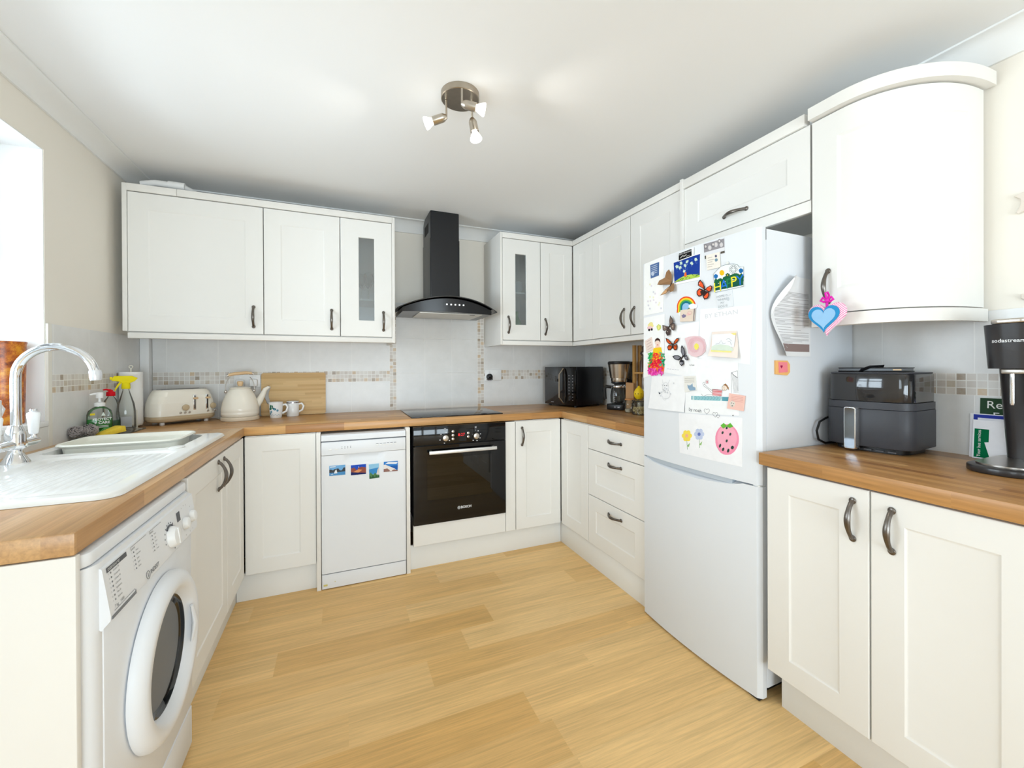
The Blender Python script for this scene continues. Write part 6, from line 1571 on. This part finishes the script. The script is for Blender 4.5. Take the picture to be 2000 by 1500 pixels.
def wrap(d, lift=.0008):
    d = max(0, min(cl_[-1], d))
    for i in range(len(side)-1):
        if d <= cl_[i+1]:
            f = (d-cl_[i])/max(1e-9, cl_[i+1]-cl_[i]); p, q = Vector(side[i]), Vector(side[i+1]); t = (q-p).normalized(); r = p.lerp(q, f); return r.x+t.y*lift, r.y-t.x*lift
tx = MB(); tx.text('sodastream', .0150, .0, 0, 0, m=0, align='LEFT', bold=.0003, ext=0)
mb = MB(); mb.add([(*wrap(p[0]+.060, .0012), 1.288+p[2]) for p in tx.V], tx.F)
mb.build('lettering', mat('white_print', (228, 230, 232), .5), hd_)
MB().prism(rrect(3.078, 3.17, -2.672, -2.590, .02, 5), 1.3385, 1.352, bev=.003).build('carbonating_button', STEEL, sm_)
MB().box(3.130, 3.185, -2.660, -2.600, 1.190, 1.205, bev=.002).build('nozzle_plate', STEEL, sm_)
MB().lathe([(.004, 0), (.0055, .006), (.0055, .095)], 16, T=Tr(3.155, -2.615, 1.095)).build('nozzle', CHROME, sm_)
def leaflet(label, y0, y1, h, lean, col, decor, x=3.309):
    mb = MB(Tr(x, 0, ZW+.001) @ Ry(-lean)); mb.box(-.003, 0, y0, y1, 0, h, m=0); decor(mb, y0, y1, h)
    return mb
XT = Tr(0, 0, 0)
mb = MB(Tr(3.303, -2.492, ZW+.001) @ Rz(-90) @ Rx(-3)); mb.box(0, .105, 0, .003, 0, .206, m=0); mb.box(.002, .103, -.0004, .0002, .10, .203, m=1); mb.text('Re', .036, .036, .180, -.0005, m=2); mb.text('F', .036, .040, .142, -.0005, m=2)
tag(mb.build('leaflet', [pc((226, 228, 224)), pc((52, 78, 56)), pc((244, 244, 240))], smooth=0), 'dark green brochure standing behind the bus leaflets', 'leaflet')
mb = MB(Tr(3.286, -2.476, ZW+.001) @ Rz(-90) @ Rx(-4)); mb.box(0, .10, 0, .003, 0, .150, m=0); mb.box(.008, .1, -.0005, .0002, .136, .147, m=1); mb.box(.008, .018, -.0005, .0002, 0, .136, m=1); mb.text('A2L', .014, .013, .068, -.0008, m=2, rot=PI/2)
tag(mb.build('leaflet', [pc((238, 238, 242)), pc((50, 64, 160)), pc((250, 250, 250))], smooth=0), 'white leaflet with blue border beside the soda maker', 'leaflet')
mb = MB(Tr(3.271, -2.488, ZW+.001) @ Rz(-90) @ Rx(-5)); mb.box(0, .085, 0, .003, 0, .130, m=0); mb.prism([(.004, .004), (.042, .004), (.028, .056), (.038, .058), (.038, .100), (.004, .100)], -.0005, .0002, m=1, axis='y'); mb.text('Your bus services', .0125, .016, .052, -.0008, m=2, rot=PI/2)
tag(mb.build('leaflet', [pc((240, 240, 244)), pc((0, 108, 66)), pc((250, 250, 250))], smooth=0), 'bus timetable leaflet with green panel, in front of the others', 'leaflet')

# ------------------------------------------------------------------ heart hanging from the curved cabinet's handle
hh = thing('hanging_heart', 'pink gingham and blue felt heart hanging from the curved cabinet handle', 'decoration', (2.925, -2.22, 1.40))
def heart2(k): return [(k*(16*sin(t)**3)/16, k*(13*cos(t)-5*cos(2*t)-2*cos(3*t)-cos(4*t))/15) for t in [2*PI*i/48 for i in range(48)]][::-1]
XH = FR(2.900, -2.250, 1.392) @ Rz(4)
def puff(k, t, T):
    mb = MB(T); P = heart2(k); n = len(P); L_ = []
    for sc, y in ((1., 0), (.97, -t*.5), (.85, -t*.85), (.6, -t)): L_.append([(p[0]*sc, y, p[1]*sc) for p in P])
    for sc, y in ((1., 0), (.97, t*.5), (.85, t*.8)): pass
    for a, b in zip(L_, L_[1:]): mb.add(a+b, [(k_, (k_+1) % n, n+(k_+1) % n, n+k_) for k_ in range(n)][::1])
    mb.add(L_[-1]+[(0, -t, 0)], [(k_, (k_+1) % n, n) for k_ in range(n)])
    B_ = [(p[0]*.9, t*.6, p[1]*.9) for p in P]; mb.add(L_[0]+B_, [(n+k_, n+(k_+1) % n, (k_+1) % n, k_) for k_ in range(n)]); mb.add(B_+[(0, t*.7, 0)], [((k_+1) % n, k_, n) for k_ in range(n)])
    return mb
puff(.062, .010, XH).build('gingham_heart', gingham_mat('pink_gingham', (250, 238, 244), (232, 110, 170)), hh, smooth=60)
mb = MB(XH @ Tr(-.006, -.0102, 0)); mb.prism(heart2(.050), -.0022, 0, axis='y'); mb.build('blue_felt_heart', mat('blue_felt', (44, 146, 202), .95, bump=.3), hh)
mb = MB(XH @ Tr(-.006, -.0126, -.001)); mb.prism(heart2(.038), -.002, 0, axis='y'); mb.build('pale_felt_heart', mat('pale_blue_felt', (150, 196, 232), .95, bump=.3), hh)
mb = MB(XH); mg = mat('magenta_ribbon', (226, 30, 180), .6)
mb.tube([(.0, 0, .028), (.0, -.002, .045), (.004, -.006, .062)], .0045, 8); 
for sg in (-1, 1): mb.tube([(.004, -.008, .060), (.004+sg*.014, -.010, .070), (.004+sg*.020, -.010, .060), (.004+sg*.010, -.010, .054), (.004, -.008, .058)], .0042, 8)
mb.tube([(.004, -.006, .060), (.004, -.016, .072), (.004, -.020, .084), (.004, -.006, .088), (.004, .004, .078), (.004, -.002, .062)], .0035, 8)
mb.ball((.006, -.013, .058), .007, .006, .007, 12, 8); mb.build('ribbon_bow', mg, hh)

# ------------------------------------------------------------------ wall ornament at the right edge
mb = MB(Tr(WR-.001, -2.585, 1.74) @ Rz(-90)); mb.prism([(0, -.006), (.0, .012), (-.014, .026), (.004, .034), (.040, .026), (.055, .034), (.060, -.03), (.03, -.018), (-.004, -.034), (-.010, -.028)][::-1], -.012, 0, axis='y', bev=.003)
tag(mb.build('wall_ornament', mat('cream_wood', (236, 226, 214), .6)), 'cream bow-shaped wall ornament at the right edge', 'ornament')
mb = MB(Tr(WR-.001, -2.586, 1.43) @ Rz(-90)); mb.prism([(0, 0), (.03, -.012), (.06, 0), (.06, .02), (.03, .01), (0, .016)][::-1], -.012, 0, axis='y', bev=.003)
tag(mb.build('wall_ornament', mat('cream_wood', (236, 226, 214), .6)), 'small cream wall ornament just above the tiles at the right edge', 'ornament')

# ------------------------------------------------------------------ window sill things
mb = MB(Tr(.088, -.966, wz0+.0006)); mb.lathe([(.0001, 0), (.046, 0), (.049, .004), (.052, .16), (.055, .308), (.057, .318), (.055, .320), (.051, .318), (.047, .02), (.0001, .018)], 40)
m, nt, b = newmat('amber_crackle'); nz = N(nt, 'ShaderNodeTexNoise', i_Scale=26., i_Detail=6., i_Roughness=.7); nt.links.new(coords(nt), nz.inputs['Vector'])
rp = N(nt, 'ShaderNodeValToRGB'); e = rp.color_ramp.elements; e[0].position = .36; e[0].color = (*srgb((112, 46, 14)), 1); e[1].position = .62; e[1].color = (*srgb((222, 150, 40)), 1); x = e.new(.5); x.color = (*srgb((186, 96, 26)), 1)
nt.links.new(nz.outputs['Fac'], rp.inputs[0]); nt.links.new(rp.outputs[0], b.inputs['Base Color']); b.inputs['Roughness'].default_value = .3
tag(mb.build('vase', m), 'amber crackle-glazed vase on the window sill', 'vase')
X = Tr(.118, -1.128, wz0+.0006)
o = thing('mug', 'white mug on the window sill beside the amber vase', 'mug', X.translation)
MB(X).lathe([(.0001, 0), (.040, 0), (.042, .004), (.042, .100), (.039, .100), (.038, .008), (.0001, .007)], 32).build('body', CERAMW, o)
MB(X).tube([(.0, .040, .085), (.006, .062, .088), (.010, .078, .065), (.006, .066, .035), (0, .040, .022)], .0048, 12).build('handle', CERAMW, o, smooth=60)

# ------------------------------------------------------------------ glassware in the two glazed cabinets
def wineglass(label, x, y, z, h=.17):
    mb = MB(Tr(x, y, z)); mb.lathe([(.0001, 0), (.030, .001), (.030, .003), (.005, .006), (.0035, .02), (.0035, h*.45), (.014, h*.5), (.032, h*.68), (.033, h*.85), (.027, h)], 28, close=False)
    return tag(mb.build('wine_glass', CLEAR), label, 'glass', 'wine glasses in the left glazed cabinet')
wineglass('wine glass on the shelf behind the left glass pane, front one', 1.415, -.270, 1.6655)
wineglass('taller wine glass at the back of the shelf, left glass pane', 1.462, -.200, 1.6655, .20)
mb = MB(Tr(1.447, -.255, ZWB+.0185)); mb.lathe([(.0001, 0), (.030, 0), (.031, .003), (.033, .09), (.031, .09), (.029, .006), (.0001, .005)], 28)
tag(mb.build('tumbler', CERAMW), 'white beaker on the bottom of the left glazed cabinet', 'beaker')
mb = MB(Tr(2.545, -.250, ZWB+.0185)); mb.lathe([(.0001, 0), (.034, .001), (.035, .006), (.035, .12), (.014, .17), (.013, .21), (.0001, .211)], 28)
tag(mb.build('bottle', pc((70, 168, 84), .2)), 'green bottle on the bottom of the right glazed cabinet', 'bottle')
for k in range(3):
    mb = MB(Tr(2.535, -.240, 1.7805+.022*k)); mb.lathe([(.0001, 0), (.030, 0), (.055, .030), (.062, .045), (.059, .045), (.028, .004), (.0001, .003)], 32)
    tag(mb.build('bowl', mat('grey_glass_bowl', (168, 178, 180), .12, coat=.3)), 'pale bowl stacked on the shelf of the right glazed cabinet, '+('lowest', 'middle', 'topmost')[k]+' of three', 'bowl', 'stacked bowls')

# ------------------------------------------------------------------ ceiling spotlight
sp = thing('ceiling_spotlight', 'brushed nickel ceiling plate with three small spotlights', 'ceiling light', (1.735, -1.56, ZC))
MB().lathe([(.0001, -.026), (.074, -.026), (.077, -.024), (.077, -.0005), (.0001, -.0005)], 56, T=Tr(1.735, -1.56, ZC)).build('ceiling_plate', brushed('plate_nickel', (176, 166, 152), .32, 'r'), sp)
BULB = mat('lit_bulb', (255, 248, 236), .3, emit=7.)
for k, (px_, py_, pz, d) in enumerate(((1.682, -1.540, 2.232, (-.80, .42, -.24)), (1.722, -1.632, 2.240, (.86, -.26, -.20)), (1.785, -1.560, 2.236, (.16, -.10, -.97)))):
    d = Vector(d).normalized(); P = Vector((px_, py_, pz))
    MB().tube([(px_, py_, ZC-.027), (px_, py_, pz)], .0042, 10).build('stem', NICKEL, sp)
    q = Vector((0, 0, 1)).rotation_difference(d).to_matrix().to_4x4()
    XS = Matrix.Translation(P) @ q
    sh = MB(XS); sh.lathe([(.0001, -.004), (.008, -.002), (.0155, .010), (.017, .016), (.0175, .056), (.0165, .056), (.016, .02)], 28); s_ = sh.build('lamp_holder', NICKEL, sp)
    b_ = MB(XS); b_.lathe([(.010, .050), (.013, .060), (.0235, .082), (.0245, .088), (.023, .091), (.0001, .0915)], 28); b_.build('bulb', BULB, s_)
    li = bpy.data.lights.new('spot_bulb', 'SPOT'); li.energy = (4., 4., 14.)[k]; li.spot_size = math.radians((90, 90, 150)[k]); li.spot_blend = .6; li.shadow_soft_size = .02; li.color = (1, .95, .87)
    lo = bpy.data.objects.new('bulb_light', li); COL.objects.link(lo); lo.location = P+d*.10; lo.rotation_euler = (d if k < 2 else Vector((0, 0, -1))).to_track_quat('-Z', 'Y').to_euler()

# ------------------------------------------------------------------ daylight, plus fill lights behind the added openings
w = bpy.data.worlds.new('World'); S.world = w; w.use_nodes = True; nt = w.node_tree
bg = nt.nodes['Background']; bg.inputs[0].default_value = (.86, .93, 1., 1); bg.inputs[1].default_value = 2.5
def area(name, loc, rot, sx, sy, e, col=(1, 1, 1)):
    li = bpy.data.lights.new(name, 'AREA'); li.shape = 'RECTANGLE'; li.size = sx; li.size_y = sy; li.energy = e; li.color = col
    o = bpy.data.objects.new(name, li); COL.objects.link(o); o.location = loc; o.rotation_euler = rot; return o
area('window_daylight', (WL-.56, (wy0+wy1)/2, (wz0+wz1)/2), (0, math.radians(-115), 0), wz1-wz0, wy1-wy0, 90, (.78, .89, 1.))
area('added_door_fill', ((dx0+dx1)/2, YR-.85, .80), (math.radians(128), 0, 0), dx1-dx0+.5, 1.5, 330, (.80, .905, 1.))  # added fill outside the added doors, tilted up to brighten the ceiling
area('added_window_fill', (WL-.54, (V0+V1)/2, (VB+VT)/2), (0, math.radians(-108), 0), VT-VB, V1-V0, 62, (.78, .89, 1.))  # added fill outside the added window, evens out the right-hand side
S.view_settings.view_transform = 'Standard'; S.view_settings.look = 'None'; S.view_settings.gamma = 1; S.view_settings.exposure = -0.65
try: S.view_settings.use_curve_mapping = False
except Exception: pass
